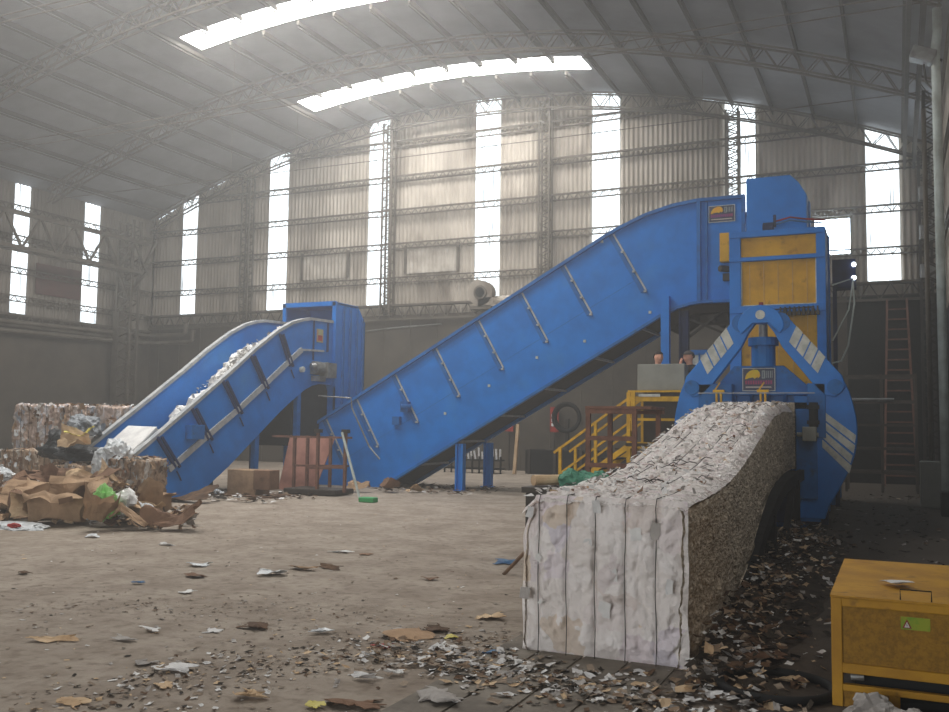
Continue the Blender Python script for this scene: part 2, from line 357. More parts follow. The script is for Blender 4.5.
while x < XR - .2:                                            # purlins
    z = roofz(x)-.1; mb = MB()
    ends = [-2] + ([e for s in sly for e in s] if slx0 < x < slx1 else []) + [YB-.05]   # stopped at each roof light
    for i in range(0, len(ends), 2):
        mb.bar((x, ends[i], z), (x, ends[i+1], z), .07, .12); mb.bar((x, ends[i], z-.13), (x, ends[i+1], z-.13), .04)
    struct(mb.build('roof_purlin', m_purlin)); x += 1.235
for x in (.45,):
    mb = MB()
    for xx in (.35, .6): lattice(mb, (xx, 8, 9.75), (xx, YB-.2, 9.75), (0,0,-.4), 50, .08, .04)
    struct(mb.build('eave_beam', m_steeld))
for y in (24.2, 29.55):                                        # right columns
    mb = MB()
    for yy in (y-.15, y+.15): lattice(mb, (.72, yy, 0), (.72, yy, 9.7), (.3, 0, 0), 26, .07, .03)
    struct(mb.build('lattice_column', m_steeld))
mb = MB()                                                     # corner column and crane girder at the left
for yy in (27.55, 27.95): lattice(mb, (-28.5, yy, 0), (-28.5, yy, 9.6), (.75, 0, 0), 16, .09, .045)
mb.box(-28.62,-28.3, 27.5, 27.9, 0, 5.9)
for s in (-1, 1): mb.bar((-28.1, 27.75, 6.4), (-28.1, 27.75+s*1.4, 9.0), .09)
mb.bar((-28.4, 27.75, 6.2), (-27.2, 27.75, 7.5), .09)
struct(mb.build('lattice_column', m_steel))
mb = MB()
for yy in (15.6, 16.0): lattice(mb, (-28.5, yy, 0), (-28.5, yy, 9.6), (.75, 0, 0), 16, .09, .045)
struct(mb.build('lattice_column', m_steel))
mb = MB(); lattice(mb, (-27.6, 9, 7.5), (-27.6, 28.2, 7.5), (0, 0, 1.2), 13, .13, .07)
lattice(mb, (-27.6, 9, 7.5), (-27.6, 28.2, 7.5), (-.5, 0, .0), 26, .1, .05)
struct(mb.build('crane_girder', m_steel))
for z in (5.12, 4.8):                                          # pipes on the left and back wall
    tag(MB().tube([(XL+.35, 4, z-.35), (XL+.35, 29.2, z-.02), (XL+.6, 29.55, z), (-26.95+(5.12-z)*1.2, 29.6, z), (-26.75+(5.12-z)*1.2, 29.6, z+.08), (-26.7+(5.12-z)*1.2, 29.6, z+.5)], .085, 8).build('wall_pipe', m_steel, smooth=True),
        'upper grey pipe bending up on the left dark wall' if z > 5 else 'lower grey pipe bending up on the left dark wall', 'pipe', 'pipes along the left wall')
tag(MB().tube([(-18.6, 29.842, 5.0), (-17, 29.842, 5.12), (-15.0, 29.842, 5.2)], .035, 6).build('thin_pipe', m_galv), 'thin pale pipe under the gable girt beside the small hood', 'pipe')
for x0, x1, m in ((-16.57,-14.4,m_clad), (-21.2,-19.1,m_clad)):
    mb = corr_back(x0, x1, YB-.06, 7.15, 8.2); o = struct(mb.build('trim_5', mat('patched_sheet', srgb(190,182,170), srgb(160,150,138), 1.2, .6), smooth=True))
    for a, b in (((x0,7.15),(x0,8.2)),((x1,7.15),(x1,8.2))): struct(MB().bar((a[0],YB-.1,a[1]),(b[0],YB-.1,b[1]),.09).build('trim_6', m_steel))
# hanging wires
for px_, y_, z0 in ((232, 22, 8.9), (297, 26, 9.4), (703, 27, 8.7)):
    p = at(px_, 140, Y=y_); tag(MB().tube([(p.x, y_, z0), (p.x, y_, roofz(p.x)+.01)], .007, 4).build('hanging_cable', m_steel), {232:'thin cable hanging from the roof below the nearer skylight',297:'thin cable hanging by the left end of the far skylight',703:'thin cable hanging above the curved top of the large conveyor'}[px_], 'cable')
# slab tracks in front of the bale
mb = MB()
for k, x in enumerate((-2.62, -2.3, -1.98, -1.66)):
    mb.box(x, x+.3, 1.5, 7.2, 0, .012)
struct(mb.build('floor', m_slab))

# ------------------------------------------------------------------ the bale of white paper coming down the chute
def interp(tab, y):
    if y <= tab[0][0]: return tab[0][1]
    for (a, za), (b, zb) in zip(tab, tab[1:]):
        if y <= b:
            t = (y-a)/(b-a); return za + (zb-za)*t
    return tab[-1][1]
def smooth_interp(tab, y): return (interp(tab, y-.25)+interp(tab, y)+interp(tab, y+.25)+interp(tab, y-.12)+interp(tab, y+.12))/5
TOP = [(6.2,1.1),(7.2,1.11),(8.0,1.14),(9.0,1.24),(10.4,1.49),(12.2,1.82),(13.6,1.93),(15.4,1.95)]
BOT = [(6.2,0.0),(8.3,0.02),(9.6,.2),(10.5,.5),(11.6,.76),(12.6,.9),(14,.95),(15.4,.96)]
BX0, BX1 = -2.45, -1.275
def taper(y): return .215*(y-6.2)/9.0
wires_u = (.115, .29, .465, .645, .825)
def fbm(p, s, o=4):
    return noise.fractal(Vector(p)*s, 1.0, 2.0, o)
def bale_mesh():
    mb = MB()
    NY, NU, NZ = 230, 54, 50
    def groove(u, amt):
        return -amt*max(math.exp(-((u-w_)/.013)**2) for w_ in wires_u) + amt*.22*abs(math.sin(math.pi*(u-.115)/.1775))**.6
    ysn = [6.2 + (15.35-6.2)*(j/NY) for j in range(NY+1)]
    grids = []
    # top
    vs = []
    for j, y in enumerate(ysn):
        for i in range(NU+1):
            u = i/NU; x = BX0 + (BX1-BX0)*u; z = smooth_interp(TOP, y)
            e = min(u, 1-u)*8; e = min(1, e)
            d = groove(u, .022) + .03*fbm((x*1.0, y*.9, 3), 3) + .022*fbm((x, y, 9), 11) + .012*abs(fbm((x, y, 5), 30))
            d += .018*abs(math.sin(y*11+2*noise.noise(Vector((x*2,y,0)))))**.5
            fy = min(1, (y-6.2)*7)
            x -= u*taper(y)
            vs.append((x, y, z + d*(.35+.65*e)*.8 - .04*(1-e)**2 - .05*(1-fy)**2 - (.05*max(0, 1-u*9) if y < 9 else 0) - (.07*max(0, (u-.84)/.16)**1.5*max(0, min(1, (y-9)/4)))))
    b = NU+1
    mb.add(vs, [(j*b+i, j*b+i+1, (j+1)*b+i+1, (j+1)*b+i) for j in range(NY) for i in range(NU)], 1)
    # right and left sides
    for X, sg, mi in ((BX1, 1, 2), (BX0, -1, 2)):
        vs = []
        for j, y in enumerate(ysn):
            zt, zb = smooth_interp(TOP, y), smooth_interp(BOT, y)
            for k in range(NZ+1):
                t = k/NZ; z = zb + (zt-zb)*t
                d = .03*fbm((X, y, z), 2.2) + .015*fbm((X, y, z), 16) - .03*(abs(t-.5)*2)**6
                fy = min(1, (y-6.2)*7)
                vs.append((X + sg*(d - .04*(1-fy)**2) - ((taper(y) + .13*max(0, (t-.86)/.14)**1.6*max(0, min(1, (y-9)/4))) if sg > 0 else 0) + (.10*max(0, (t-.72)/.28)**1.3 if sg < 0 else 0)*(1 if y < 9 else 0), y, z - (.04*t**20)))
        b = NZ+1
        fs = [(j*b+k, j*b+k+1, (j+1)*b+k+1, (j+1)*b+k) for j in range(NY) for k in range(NZ)]
        mb.add(vs, fs, mi)
    # front face, bulging between the wires
    for Y, mi in ((6.2, 0), (15.35, 2)):
        vs = []; n1, n2 = 84, 84
        for k in range(n2+1):
            t = k/n2
            for i in range(n1+1):
                u = i/n1; x = BX0 + (BX1-BX0)*u; z = 1.1*t if Y < 7 else .96 + 1.04*t
                ed = min(min(u, 1-u)*9, min(t, 1-t)*9, 1)
                d = groove(u, .03) + .03*fbm((x, 4, z*1.2), 3) - .03*(1-min(1, abs(noise.noise(Vector((x*5, 7, z*4.2))))*5))**2 - .022*(1-min(1, abs(noise.noise(Vector((x*9+3, 2, z*8))))*4))**2 + .012*abs(fbm((x, 2, z), 17))
                wob = .012*noise.noise(Vector((z*4, 1, 0)))
                vs.append((x + wob*(1-ed) + (.10*max(0, (t-.72)/.28)**1.3*(1-u)**5 if Y < 7 else 0), Y + (-(d+.02)*ed + .035*(1-ed) if Y < 7 else 0), z))
        b = n1+1
        mb.add(vs, [(k*b+i, k*b+i+1, (k+1)*b+i+1, (k+1)*b+i) for k in range(n2) for i in range(n1)], mi)
    vs = []
    for y in ysn: vs += [(BX0+.02, y, smooth_interp(BOT, y)+.004), (BX1-.02-taper(y), y, smooth_interp(BOT, y)+.004)]
    mb.add(vs, [(2*j, 2*j+1, 2*j+3, 2*j+2) for j in range(NY)], 2)
    return mb
random.seed(3)
bale = thing('paper_bale', 'long bale of pressed white paper sliding down from the blue baler', 'bale', ((BX0+BX1)/2, 6.2, 0))
bale_mesh().build('pressed_paper', [m_bale, m_baletop, m_baleside], bale, smooth=True)
for u in wires_u:
    x = BX0 + (BX1-BX0)*u
    pts = [(x+.004*math.sin(z*9), 6.2-.012-.012*abs(noise.noise(Vector((x*9, 0, z*5)))), z) for z in [i*.055 for i in range(20)]]
    pts += [(x-u*taper(y), y, smooth_interp(TOP, y)+.004+.012*noise.noise(Vector((x*5, y*3, 0)))) for y in [6.22+i*.25 for i in range(37)]]
    MB().tube(pts, .0034, 5).build('wire', m_steeld, bale)
def scrap(mb, c, size, mi, flat=.25, up=Vector((0,0,1)), curl=.5):
    """a torn, bent piece of paper"""
    a = rnd(0, 6.283); w_, h_ = size*rnd(.5, 1.2), size*rnd(.4, .9)
    n_ = (up + Vector((rnd(-1,1), rnd(-1,1), rnd(-1,1)))*flat).normalized()
    t = n_.cross(Vector((math.cos(a), math.sin(a), .1))).normalized(); s2 = n_.cross(t)
    c = Vector(c); vs = []
    for j in (-1, 0, 1):
        for i in (-1, 0, 1):
            k = size*curl*(rnd(-.12, .25) if (i or j) else -.04)
            vs.append(c + t*(i*w_/2*rnd(.75, 1.15)) + s2*(j*h_/2*rnd(.75, 1.15)) + n_*k)
    mb.add(vs, [(0,1,4,3),(1,2,5,4),(3,4,7,6),(4,5,8,7)], mi)
sc_mb = MB()
for k in range(520):
    y = 6.25 + 8.9*random.random(); u = random.random(); x = BX0+.03+(BX1-BX0-.06-taper(y))*u
    scrap(sc_mb, (x, y, smooth_interp(TOP, y)+.03), rnd(.025, .075), random.choice((0,0,0,0,0,1,1,2,3)), .7)
for k in range(12):
    z = rnd(.1, 1.05); scrap(sc_mb, (rnd(BX0+.03, BX1-.03), 6.165, z), rnd(.04, .13), random.choice((0,0,0,0,1)), .12, Vector((0,-1,0)), .3)
for k in range(70):
    y = rnd(6.3, 15); scrap(sc_mb, (BX0-.01, y, smooth_interp(TOP, y)-.02), rnd(.04, .1), random.choice((0,0,1)), .6)
o = sc_mb.build('paper_scraps', [m_pap, m_pap2, m_card3, m_card2], bale); o['kind'] = 'stuff'
mb = MB()
for k in range(70):                       # ends of tying wire sticking out of the top
    y = rnd(6.6, 15); x = rnd(BX0+.1, BX1-.1-taper(y)); z = smooth_interp(TOP, y)+.015; a = rnd(0, 6.28); l = rnd(.06, .16)
    mb.tube([(x, y, z), (x+math.cos(a)*l*.5, y+math.sin(a)*l*.5, z+.03), (x+math.cos(a)*l, y+math.sin(a)*l, z+.015)], .004, 4)
mb.build('loose_wire', m_steeld, bale)['kind'] = 'stuff'

ch = thing('discharge_chute', 'black steel discharge chute carrying the white bale down from the baler', 'chute', (-1.9, 12, 0))
vs = []
ysn = [9.2+i*.2 for i in range(31)]
mb = MB()
for y in ysn: vs += [(BX0-.06, y, smooth_interp(BOT, y)-.07), (BX1+.04-taper(y), y, smooth_interp(BOT, y)-.07), (BX1+.04-taper(y), y, smooth_interp(BOT, y)-.02), (BX0-.06, y, smooth_interp(BOT, y)-.02)]
mb.add(vs, [(4*i+a, 4*i+b_, 4*i+4+b_, 4*i+4+a) for i in range(30) for a, b_ in ((0,1),(1,2),(2,3),(3,0))]); mb.build('slide_plate', m_black, ch)
for X in (BX0-.1, BX1-.08):
    mb = MB(); pts = [(X, y, smooth_interp(BOT, y)-.08) for y in ysn]
    for a, b_ in zip(pts, pts[1:]): mb.bar(a, b_, .08, .16)
    mb.build('side_rail', m_black, ch)
    for y in (11.3, 14.2):
        mb = MB(); mb.bar((X, y, 0), (X, y, smooth_interp(BOT, y)-.1), .12); mb.box(X-.14, X+.14, y-.14, y+.14, 0, .03); mb.build('leg', m_black, ch)
    mb = MB(); mb.bar((X, 12.6, .05), (X, 13.9, smooth_interp(BOT, 13.9)-.12), .08); mb.build('brace', m_black, ch)

# ------------------------------------------------------------------ baler
bl = thing('baler', 'tall blue and yellow paper baler with striped clamp arms on its front', 'baler', (-2, 17, 0))
mb = MB()
mb.box(-2.9, -1.2, 15.75, 22.5, .25, 2.25); mb.box(-2.75, -1.35, 15.8, 23, 0, .25)
for y in (16.4, 17.2, 18.0, 19.5, 20.6, 21.7):
    mb.box(-2.98, -2.9, y, y+.1, .1, 2.3); mb.box(-1.2, -1.12, y, y+.1, .1, 2.3)
mb.build('press_body', m_blue2, bl, bevel=.01)
# tower
TX0, TX1, TY0, TY1 = -3.0, -1.19, 18.8, 19.75
mb = MB()
for x0, x1 in ((TX0, TX0+.22), (TX1-.17, TX1)): mb.box(x0, x1, TY0, TY0+.2, 2.2, 5.5)
for z0, z1 in ((5.38, 5.5), (4.9, 4.98), (3.86, 4.0), (2.25, 2.4)): mb.box(TX0, TX1, TY0-.02, TY0+.18, z0, z1)
mb.box(TX0, TX0+.06, TY0+.2, TY1, 2.2, 5.5); mb.box(TX1-.06, TX1, TY0+.2, TY1, 2.2, 5.5); mb.box(TX0, TX1, TY1-.06, TY1, 2.2, 5.5)
mb.box(TX1, TX1+.03, 19.5, 19.6, 2.2, 5.45)
mb.build('tower_frame', m_blue, bl, bevel=.008)
for z0, z1 in ((4.98, 5.38), (4.0, 4.9), (2.4, 3.86)):
    mb = MB(); mb.box(TX0+.22, TX1-.17, TY0+.07, TY0+.11, z0, z1); pn = mb.build('yellow_panel', m_yel, bl)
    if z0 != 4.98:
        mb = MB()
        for x in [TX0+.38+i*.27 for i in range(5)]: mb.box(x, x+.008, TY0+.062, TY0+.07, z0+.04, z1-.04)
        mb.build('panel_seam', m_card3, pn)
mb = MB()
for a in ((TX0+.22, z_) for z_ in (4.03,)): pass
mb.box(TX0+.22, TX1-.17, TY0+.04, TY0+.07, 4.0, 4.025); mb.box(TX0+.22, TX0+.24, TY0+.04, TY0+.07, 4.0, 4.9); mb.box(TX1-.19, TX1-.17, TY0+.04, TY0+.07, 4.0, 4.9); mb.build('panel_edge', m_stripe, bl)
mb = MB()                                              # valves along the crossbar
for i in range(9):
    x = -2.05 + i*.085; mb.box(x, x+.06, TY0-.12, TY0-.02, 3.78, 3.86+.04*(i % 2)); mb.tube([(x+.03, TY0-.08, 3.86), (x+.03, TY0-.08, 3.95)], .015, 6)
mb.tube([(-2.3, TY0-.07, 3.9), (-1.4, TY0-.07, 3.93)], .015, 6)
mb.build('valve_block', m_steeld, bl)
# crown plate above the outlet
mb = MB()
mb.prism([(-2.8,1.95),(-2.8,2.16),(-2.42,2.6),(-1.64,2.6),(-1.22,2.22),(-1.22,1.95)], 'y', 15.55, 15.75)
mb.box(-2.85, -1.15, 15.45, 15.75, 2.12, 2.17)
mb.build('crown_plate', m_blue2, bl, bevel=.01)
mb = MB()
for x in (-2.66,-2.4,-2.14,-1.88,-1.62,-1.36): MB().prism([(15.4, 2.12),(15.75, 2.12),(15.75, 1.9),(15.6, 1.9)], 'x', x-.02, x+.02).build('rib', m_blue2, bl)
for x in (-2.62, -1.93):
    mb = MB(); mb.box(x-.05, x-.02, 15.25, 15.32, 1.9, 2.2); mb.box(x+.02, x+.05, 15.25, 15.32, 1.9, 2.2); mb.box(x-.09, x+.09, 15.24, 15.3, 2.16, 2.2); mb.bar((x-.06, 15.28, 2.2), (x+.02, 15.28, 2.32), .02)
    mb.build('wire_guide', m_yel2, bl)
mb = MB(); mb.box(-2.95,-1.15, 15.24, 15.27, 2.14, 2.155); mb.build('wire_bar', m_galv, bl)
# outlet cheeks
for x0, x1 in ((-2.85,-2.52), (-1.47,-1.1)):
    mb = MB(); mb.box(min(x0+.2, -1.27) if x0 > -2 else x0-.1, x1+.1, 15.3, 15.8, 1.45, 2.3); mb.box(x0, x1, 15.35, 15.8, .15, 2.1); mb.box(x0+.03, x1-.03, 15.28, 15.36, .5, 1.9); mb.build('outlet_cheek', m_blue2, bl, bevel=.01)
mb = MB(); mb.box(-2.6, -1.0, 15.5, 15.7, .1, .9); mb.box(-1.5,-1.0, 15.42, 15.5, .2, .45); mb.build('skirt_plate', m_navy, bl)
mb = MB(); mb.box(-1.33, -1.13, 15.1, 15.3, 1.4, 1.62); mb.tube([(-1.42, 15.2, 1.5), (-1.1, 15.2, 1.5)], .035, 8); mb.build('sensor_box', m_grey, bl, bevel=.01)
mb = MB(); mb.tube([(-1.18, 15.3, 1.62), (-1.18, 15.3, 2.0)], .07, 10); mb.box(-1.27,-1.09, 15.22, 15.38, 1.66, 1.72); mb.box(-1.27,-1.09, 15.22, 15.38, 1.9, 1.96); mb.build('side_cylinder', m_black, bl)
# pressing cylinder
cyl = MB().tube([(-1.96, 15.62, 2.58), (-1.96, 15.62, 2.95)], .19, 20).build('cylinder', m_blue2, bl)
MB().tube([(-1.96, 15.62, 2.93), (-1.96, 15.62, 3.06)], .24, 20).build('collar', m_blue2, cyl)
MB().tube([(-1.96, 15.62, 3.05), (-1.96, 15.62, 3.32)], .07, 14).build('piston_rod', m_galv, cyl)
# clamp arms: knuckle, links and curved jaws
def plate(poly, y0, y1, name, m, par, bev=.012):
    return MB().prism(poly, 'y', y0, y1).build(name, m, par, bevel=bev)
AX = -1.955
circ = [(AX+.36*math.cos(a), 3.2+.36*math.sin(a)) for a in [i*math.pi/12 for i in range(13)]]
kn = plate(circ + [(AX-.3, 3.1), (AX-.12, 3.27), (AX+.12, 3.27), (AX+.3, 3.1)], 15.24, 15.5, 'knuckle', m_blue, bl)
MB().tube([(AX, 15.22, 3.4), (AX, 15.26, 3.4)], .075, 12).build('pivot_pin', m_stripe, kn)
MB().box(AX-.03, AX+.03, 15.3, 15.4, 3.55, 3.61).build('grease_cap', m_redp, kn)
for s in (-1, 1):
    def q(x, z): return (AX + s*x, z)
    link = plate([q(.08,3.28), q(.08,3.44), q(.2,3.47), q(.42,3.35), q(.62,3.1), q(1.2,2.42), q(1.25,2.24), q(1.1,2.08), q(.93,2.12), q(.8,2.26), q(.32,2.88), q(.2,3.12)], 15.3, 15.46, 'clamp_link', m_blue, bl)
    MB().tube([(AX+s*1.1, 15.26, 2.24), (AX+s*1.1, 15.31, 2.24)], .12, 18).build('pivot_pin', m_blue2, link)
    MB().tube([(AX+s*.3, 15.27, 3.28), (AX+s*.3, 15.31, 3.28)], .15, 18).build('pivot_pin', m_blue2, link)
    d = Vector((s*.57, 0, -.68)).normalized(); nrm = Vector((s*.68, 0, .57)).normalized()
    c0 = Vector((AX+s*.485, 15.292, 3.085))
    for k in range(4):
        a = c0 + d*(k*.17); e = a + d*.145
        sh = d*.06
        mb = MB(); mb.add([a-nrm*.125+sh, a+nrm*.125-sh, e+nrm*.125-sh, e-nrm*.125+sh] + [p+Vector((0,.012,0)) for p in (a-nrm*.125+sh, a+nrm*.125-sh, e+nrm*.125-sh, e-nrm*.125+sh)], [(0,1,2,3),(4,7,6,5),(0,4,5,1),(1,5,6,2),(2,6,7,3),(3,7,4,0)])
        mb.build('white_stripe', m_stripe, link)
    jaw = plate([q(.86,2.45), q(.985,2.55), q(1.12,2.47), q(1.225,2.34), q(1.3,2.16), q(1.345,2.0), q(1.39,1.78), q(1.405,1.6), q(1.4,1.4), q(1.365,1.2), q(1.285,.97), q(1.11,.62), q(.98,.4), q(.92,.2), q(.5,.2), q(.62,.6), q(.78,1.0), q(.79,1.4), q(.79,1.75), q(.78,2.05)], 15.33, 15.5, 'clamp_jaw', m_blue, bl)
    for k in range(4):
        z0, z1 = 1.86-k*.145, 1.5-k*.155
        x1 = 1.385 if k < 2 else 1.36
        poly = [q(.93-.01*k, z0), q(x1-.015*k, z1), q(x1-.02*k-.02, z1-.12), q(.925-.01*k, z0-.115)]
        MB().prism(poly, 'y', 15.318, 15.331).build('white_stripe', m_stripe, jaw)
# maker's plate: yellow animal, dark letters, red and violet lines
def maker_sign(par, x0, x1, z0, z1, y, name='sign'):
    W_, H_ = x1-x0, z1-z0
    s_ = MB().box(x0, x1, y-.012, y, z0, z1).build(name, mat('sign_ground', srgb(70,74,96), srgb(60,66,90), 6, .5), par)
    f = MB(); t = .012
    f.box(x0-t, x1+t, y-.016, y-.002, z1, z1+t); f.box(x0-t, x1+t, y-.016, y-.002, z0-t, z0); f.box(x0-t, x0, y-.016, y-.002, z0, z1); f.box(x1, x1+t, y-.016, y-.002, z0, z1)
    f.build('sign_border', m_stripe, s_)
    P_ = [(.06,.52),(.08,.66),(.13,.80),(.22,.90),(.34,.97),(.46,.95),(.53,.84),(.55,.66),(.51,.60),(.47,.56),(.46,.64),(.42,.58),(.36,.54),(.33,.60),(.24,.58),(.16,.56),(.12,.52)]
    MB().prism([(x0+a*W_, z0+b*H_) for a, b in P_], 'y', y-.02, y-.012).build('animal_emblem', mat('sign_yellow', srgb(222,196,40), srgb(226,160,40), 3, .5), s_)
    mb = MB()
    for a, b in ((.60,.03),(.66,.05),(.74,.02),(.79,.03),(.86,.03),(.92,.02)): mb.box(x0+a*W_, x0+(a+b)*W_, y-.018, y-.012, z0+.58*H_, z0+.9*H_)
    for z in (.9, .58): mb.box(x0+.6*W_, x0+.7*W_, y-.018, y-.012, z0+(z-.03)*H_, z0+(z+.02)*H_)
    mb.build('lettering', mat('sign_letters', srgb(150,160,160)), s_)
    mb = MB()
    for i in range(11):
        a = .07+i*.08; mb.box(x0+a*W_, x0+(a+.055)*W_, y-.018, y-.012, z0+.28*H_, z0+.46*H_)
    mb.build('red_lettering', mat('sign_red', srgb(170,62,96), srgb(110,60,140), 2, .5), s_)
    mb = MB(); mb.box(x0+.08*W_, x0+.9*W_, y-.018, y-.012, z0+.12*H_, z0+.18*H_); mb.build('small_print', mat('sign_print', srgb(190,180,170)), s_)
maker_sign(bl, -2.27, -1.78, 2.2, 2.55, 15.53)
# hood and motor on the tower
hd = MB()
hd.prism([(-2.8,5.4),(-2.8,6.84),(-1.92,6.84),(-1.76,6.68),(-1.6,6.4),(-1.6,5.4)], 'y', 19.8, 20.5)
hd.box(-1.6, -1.57, 20.2, 20.45, 5.5, 6.35)
hd = hd.build('dust_hood', m_blue, bl, bevel=.015)
mb = MB(); mb.tube([(-2.42, 19.45, 5.66), (-2.22, 19.45, 5.66)], .13, 14); mb.box(-2.5,-2.15, 19.35, 19.65, 5.5, 5.6); mb.tube([(-2.2, 19.5, 5.7), (-2.2, 19.5, 5.95)], .03, 8); mb.build('motor', m_navy, bl)
for z, m in ((5.86, m_redp), (5.8, m_bluep)):
    MB().tube([(-2.2, 19.5, z-.05), (-1.9, 19.5, z+.02), (-1.6, 19.6, z-.02), (-1.25, 19.7, z-.05)], .018, 6).build('hose', m, bl)
mb = MB(); mb.box(-3.33,-3.08, 18.9, 19.2, 4.9, 5.05); 
mb = MB(); mb.tube([(-1.1, 19.2, 4.4), (-.72, 19.1, 4.5), (-.7, 19.1, 4.0), (-.82, 19.1, 3.2), (-.95, 19.1, 2.9), (-1.12, 19.1, 2.86)], .018, 6); mb.tube([(-.72, 19.1, 4.45), (-.8, 19.1, 3.9), (-1.1, 19.1, 3.3)], .014, 6)
mb.build('white_hose', m_white, bl)
# side control box behind
cb = MB(); cb.box(-1.17, -.72, 20.5, 20.9, 4.52, 5.12); cb.box(-1.17,-1.09, 20.5, 20.6, 0, 4.6); cb = cb.build('side_box', m_navy, bl)
for z in (4.72, 5.0): MB().tube([(-.75, 20.46, z), (-.75, 20.5, z)], .045, 12).build('lit_lamp', m_lamp, cb)

# ------------------------------------------------------------------ large inclined conveyor
BC = thing('inclined_conveyor', 'large blue enclosed conveyor rising right to the top of the baler', 'conveyor', (-9, 20.8, 0))
NEAR, FAR = 20.0, 21.7
BTOP = [(-14.6,.98),(-13.4,1.65),(-5.9,5.87),(-5.6,6.02),(-5.0,6.27),(-4.4,6.43),(-3.85,6.5),(-2.85,6.5)]
BBOT = [(-2.85,4.24),(-3.75,4.25),(-4.0,4.22),(-4.3,4.14),(-4.7,3.96),(-5.1,3.72),(-11.55,.0),(-14.6,.0)]
for y0, y1 in ((NEAR-.03, NEAR+.03), (FAR-.03, FAR+.03)):
    sp_ = MB().prism(BTOP + BBOT, 'y', y0, y1).build('side_panel', m_blue, BC)
    mb = MB()
    for a, b_ in zip(BTOP, BTOP[1:]): mb.bar((a[0], y0-.03, a[1]), (b_[0], y0-.03, b_[1]), .12, .07)
    mb.build('top_rim', m_blue2, sp_)
    mb = MB()
    for a, b_ in zip(BBOT, BBOT[1:-1]): mb.bar((a[0], y0-.03, a[1]+.03), (b_[0], y0-.03, b_[1]+.03), .1, .06)
    mb.build('bottom_rim', m_blue2, sp_)
    if y0 < NEAR:
        near_panel = sp_
        sl = Vector((.494, 0, -.87))
        for x in (-13.35, -12.45, -11.35, -10.23, -9.1, -8.0, -6.95, -5.8):
            z = interp(BTOP, x); l = 1.5 if x > -6 else 1.3
            p = Vector((x, NEAR-.05, z-.05)); e = p + sl*l
            mb = MB(); mb.bar(p, e, .025, .09, mi=1); mb.bar(p+Vector((.07,.01,.03)), e+Vector((.07,.01,.03)), .016, .04, mi=0)
            for t in (.3, .65, 1.0): c = p+sl*l*t; mb.box(c.x+.03, c.x+.09, NEAR-.1, NEAR-.03, c.z-.02, c.z+.02)
            mb.build('stiffener', [m_rim, m_blue2], sp_)
        mb = MB(); mb.box(-3.86, -3.78, NEAR-.12, NEAR-.03, 4.3, 6.48); mb.box(-3.68, -3.64, NEAR-.08, NEAR-.03, 4.3, 6.45); mb.box(-2.92,-2.85, NEAR-.1, NEAR-.03, 4.3, 6.5); mb.build('stiffener', m_blue2, sp_)
        mb = MB(); a, b_ = Vector((-12.6, NEAR-.03, .72)), Vector((-5.2, NEAR-.03, 4.85)); mb.bar(a, b_, .006, .01); mb.build('seam', m_blue2, sp_)
        maker_sign(sp_, -3.6, -3.07, 6.0, 6.34, NEAR-.04)
        mb = MB(); mb.box(-3.36,-3.16, NEAR-.2, NEAR-.04, 5.1, 5.72); mb.build('chain_guard', m_yel, sp_, bevel=.01)
        mb = MB(); mb.tube([(-3.35, NEAR-.25, 4.95), (-3.2, NEAR-.1, 4.95)], .07, 10); mb.box(-3.3,-3.1, NEAR-.2, NEAR-.05, 4.7, 4.85); mb.build('bearing', m_steeld, sp_)
        mb = MB(); mb.box(-11.05,-10.85, NEAR-.2, NEAR-.03, 1.86, 2.12); mb.box(-11.3,-11.1, NEAR-.15, NEAR-.03, 1.55, 1.75); mb.tube([(-11.0, NEAR-.25, 2.0), (-10.8, NEAR-.1, 2.0)], .06, 10); mb.build('switch_box', m_blue2, sp_)
        mb = MB()
        for x, z in ((-9.9, 1.84), (-8.75, 2.5), (-7.55, 3.15), (-6.0, 5.75), (-4.9, 4.1), (-6.4, 3.5)): mb.box(x-.03, x+.03, NEAR-.05, NEAR-.03, z-.03, z+.03)
        mb.build('bolt_head', m_stripe, sp_)
mb = MB()                                              # belt pan underside, a little above the lower rims
pb = [(x, z+.1) for x, z in BBOT[:-1]] + [(-11.6,.02)]
for a, b_ in zip(pb, pb[1:]):
    mb.add([(a[0], NEAR+.03, a[1]), (a[0], FAR-.03, a[1]), (b_[0], FAR-.03, b_[1]), (b_[0], NEAR+.03, b_[1])], [(0,1,2,3)])
mb.build('belt_pan', m_belt, BC)
mb = MB(); pt = [(x, z-.9) for x, z in BTOP[1:]]
for a, b_ in zip(pt, pt[1:]): mb.add([(a[0], NEAR+.03, a[1]), (a[0], FAR-.03, a[1]), (b_[0], FAR-.03, b_[1]), (b_[0], NEAR+.03, b_[1])], [(0,1,2,3)])
mb.build('belt', m_black, BC)
for x in (-10.6, -9.6, -8.5, -7.4, -6.2, -5.1):
    z = interp(sorted(BBOT), x)+.04; mb = MB(); mb.bar((x, NEAR, z), (x, FAR, z), .06, .05); mb.build('cross_member', m_rim, BC)
for x, z, ys_ in ((-9.5, 1.12, (NEAR+.02, FAR-.02)), (-4.18, 4.12, (NEAR+.1,))):
    for y in ys_:
        mb = MB(); mb.box(x-.1, x-.06, y-.09, y+.09, 0, z); mb.box(x+.06, x+.1, y-.09, y+.09, 0, z); mb.box(x-.06, x+.06, y-.03, y+.03, 0, z); mb.box(x-.15, x+.15, y-.15, y+.15, 0, .02)
        mb.build('leg', m_blue if x < -5 else m_navy, BC)
mb = MB(); mb.box(-4.62,-4.44, NEAR-.22, NEAR-.06, 0, 4.42); mb.build('leg', m_blue, BC)
mb = MB()                                              # drive under the head
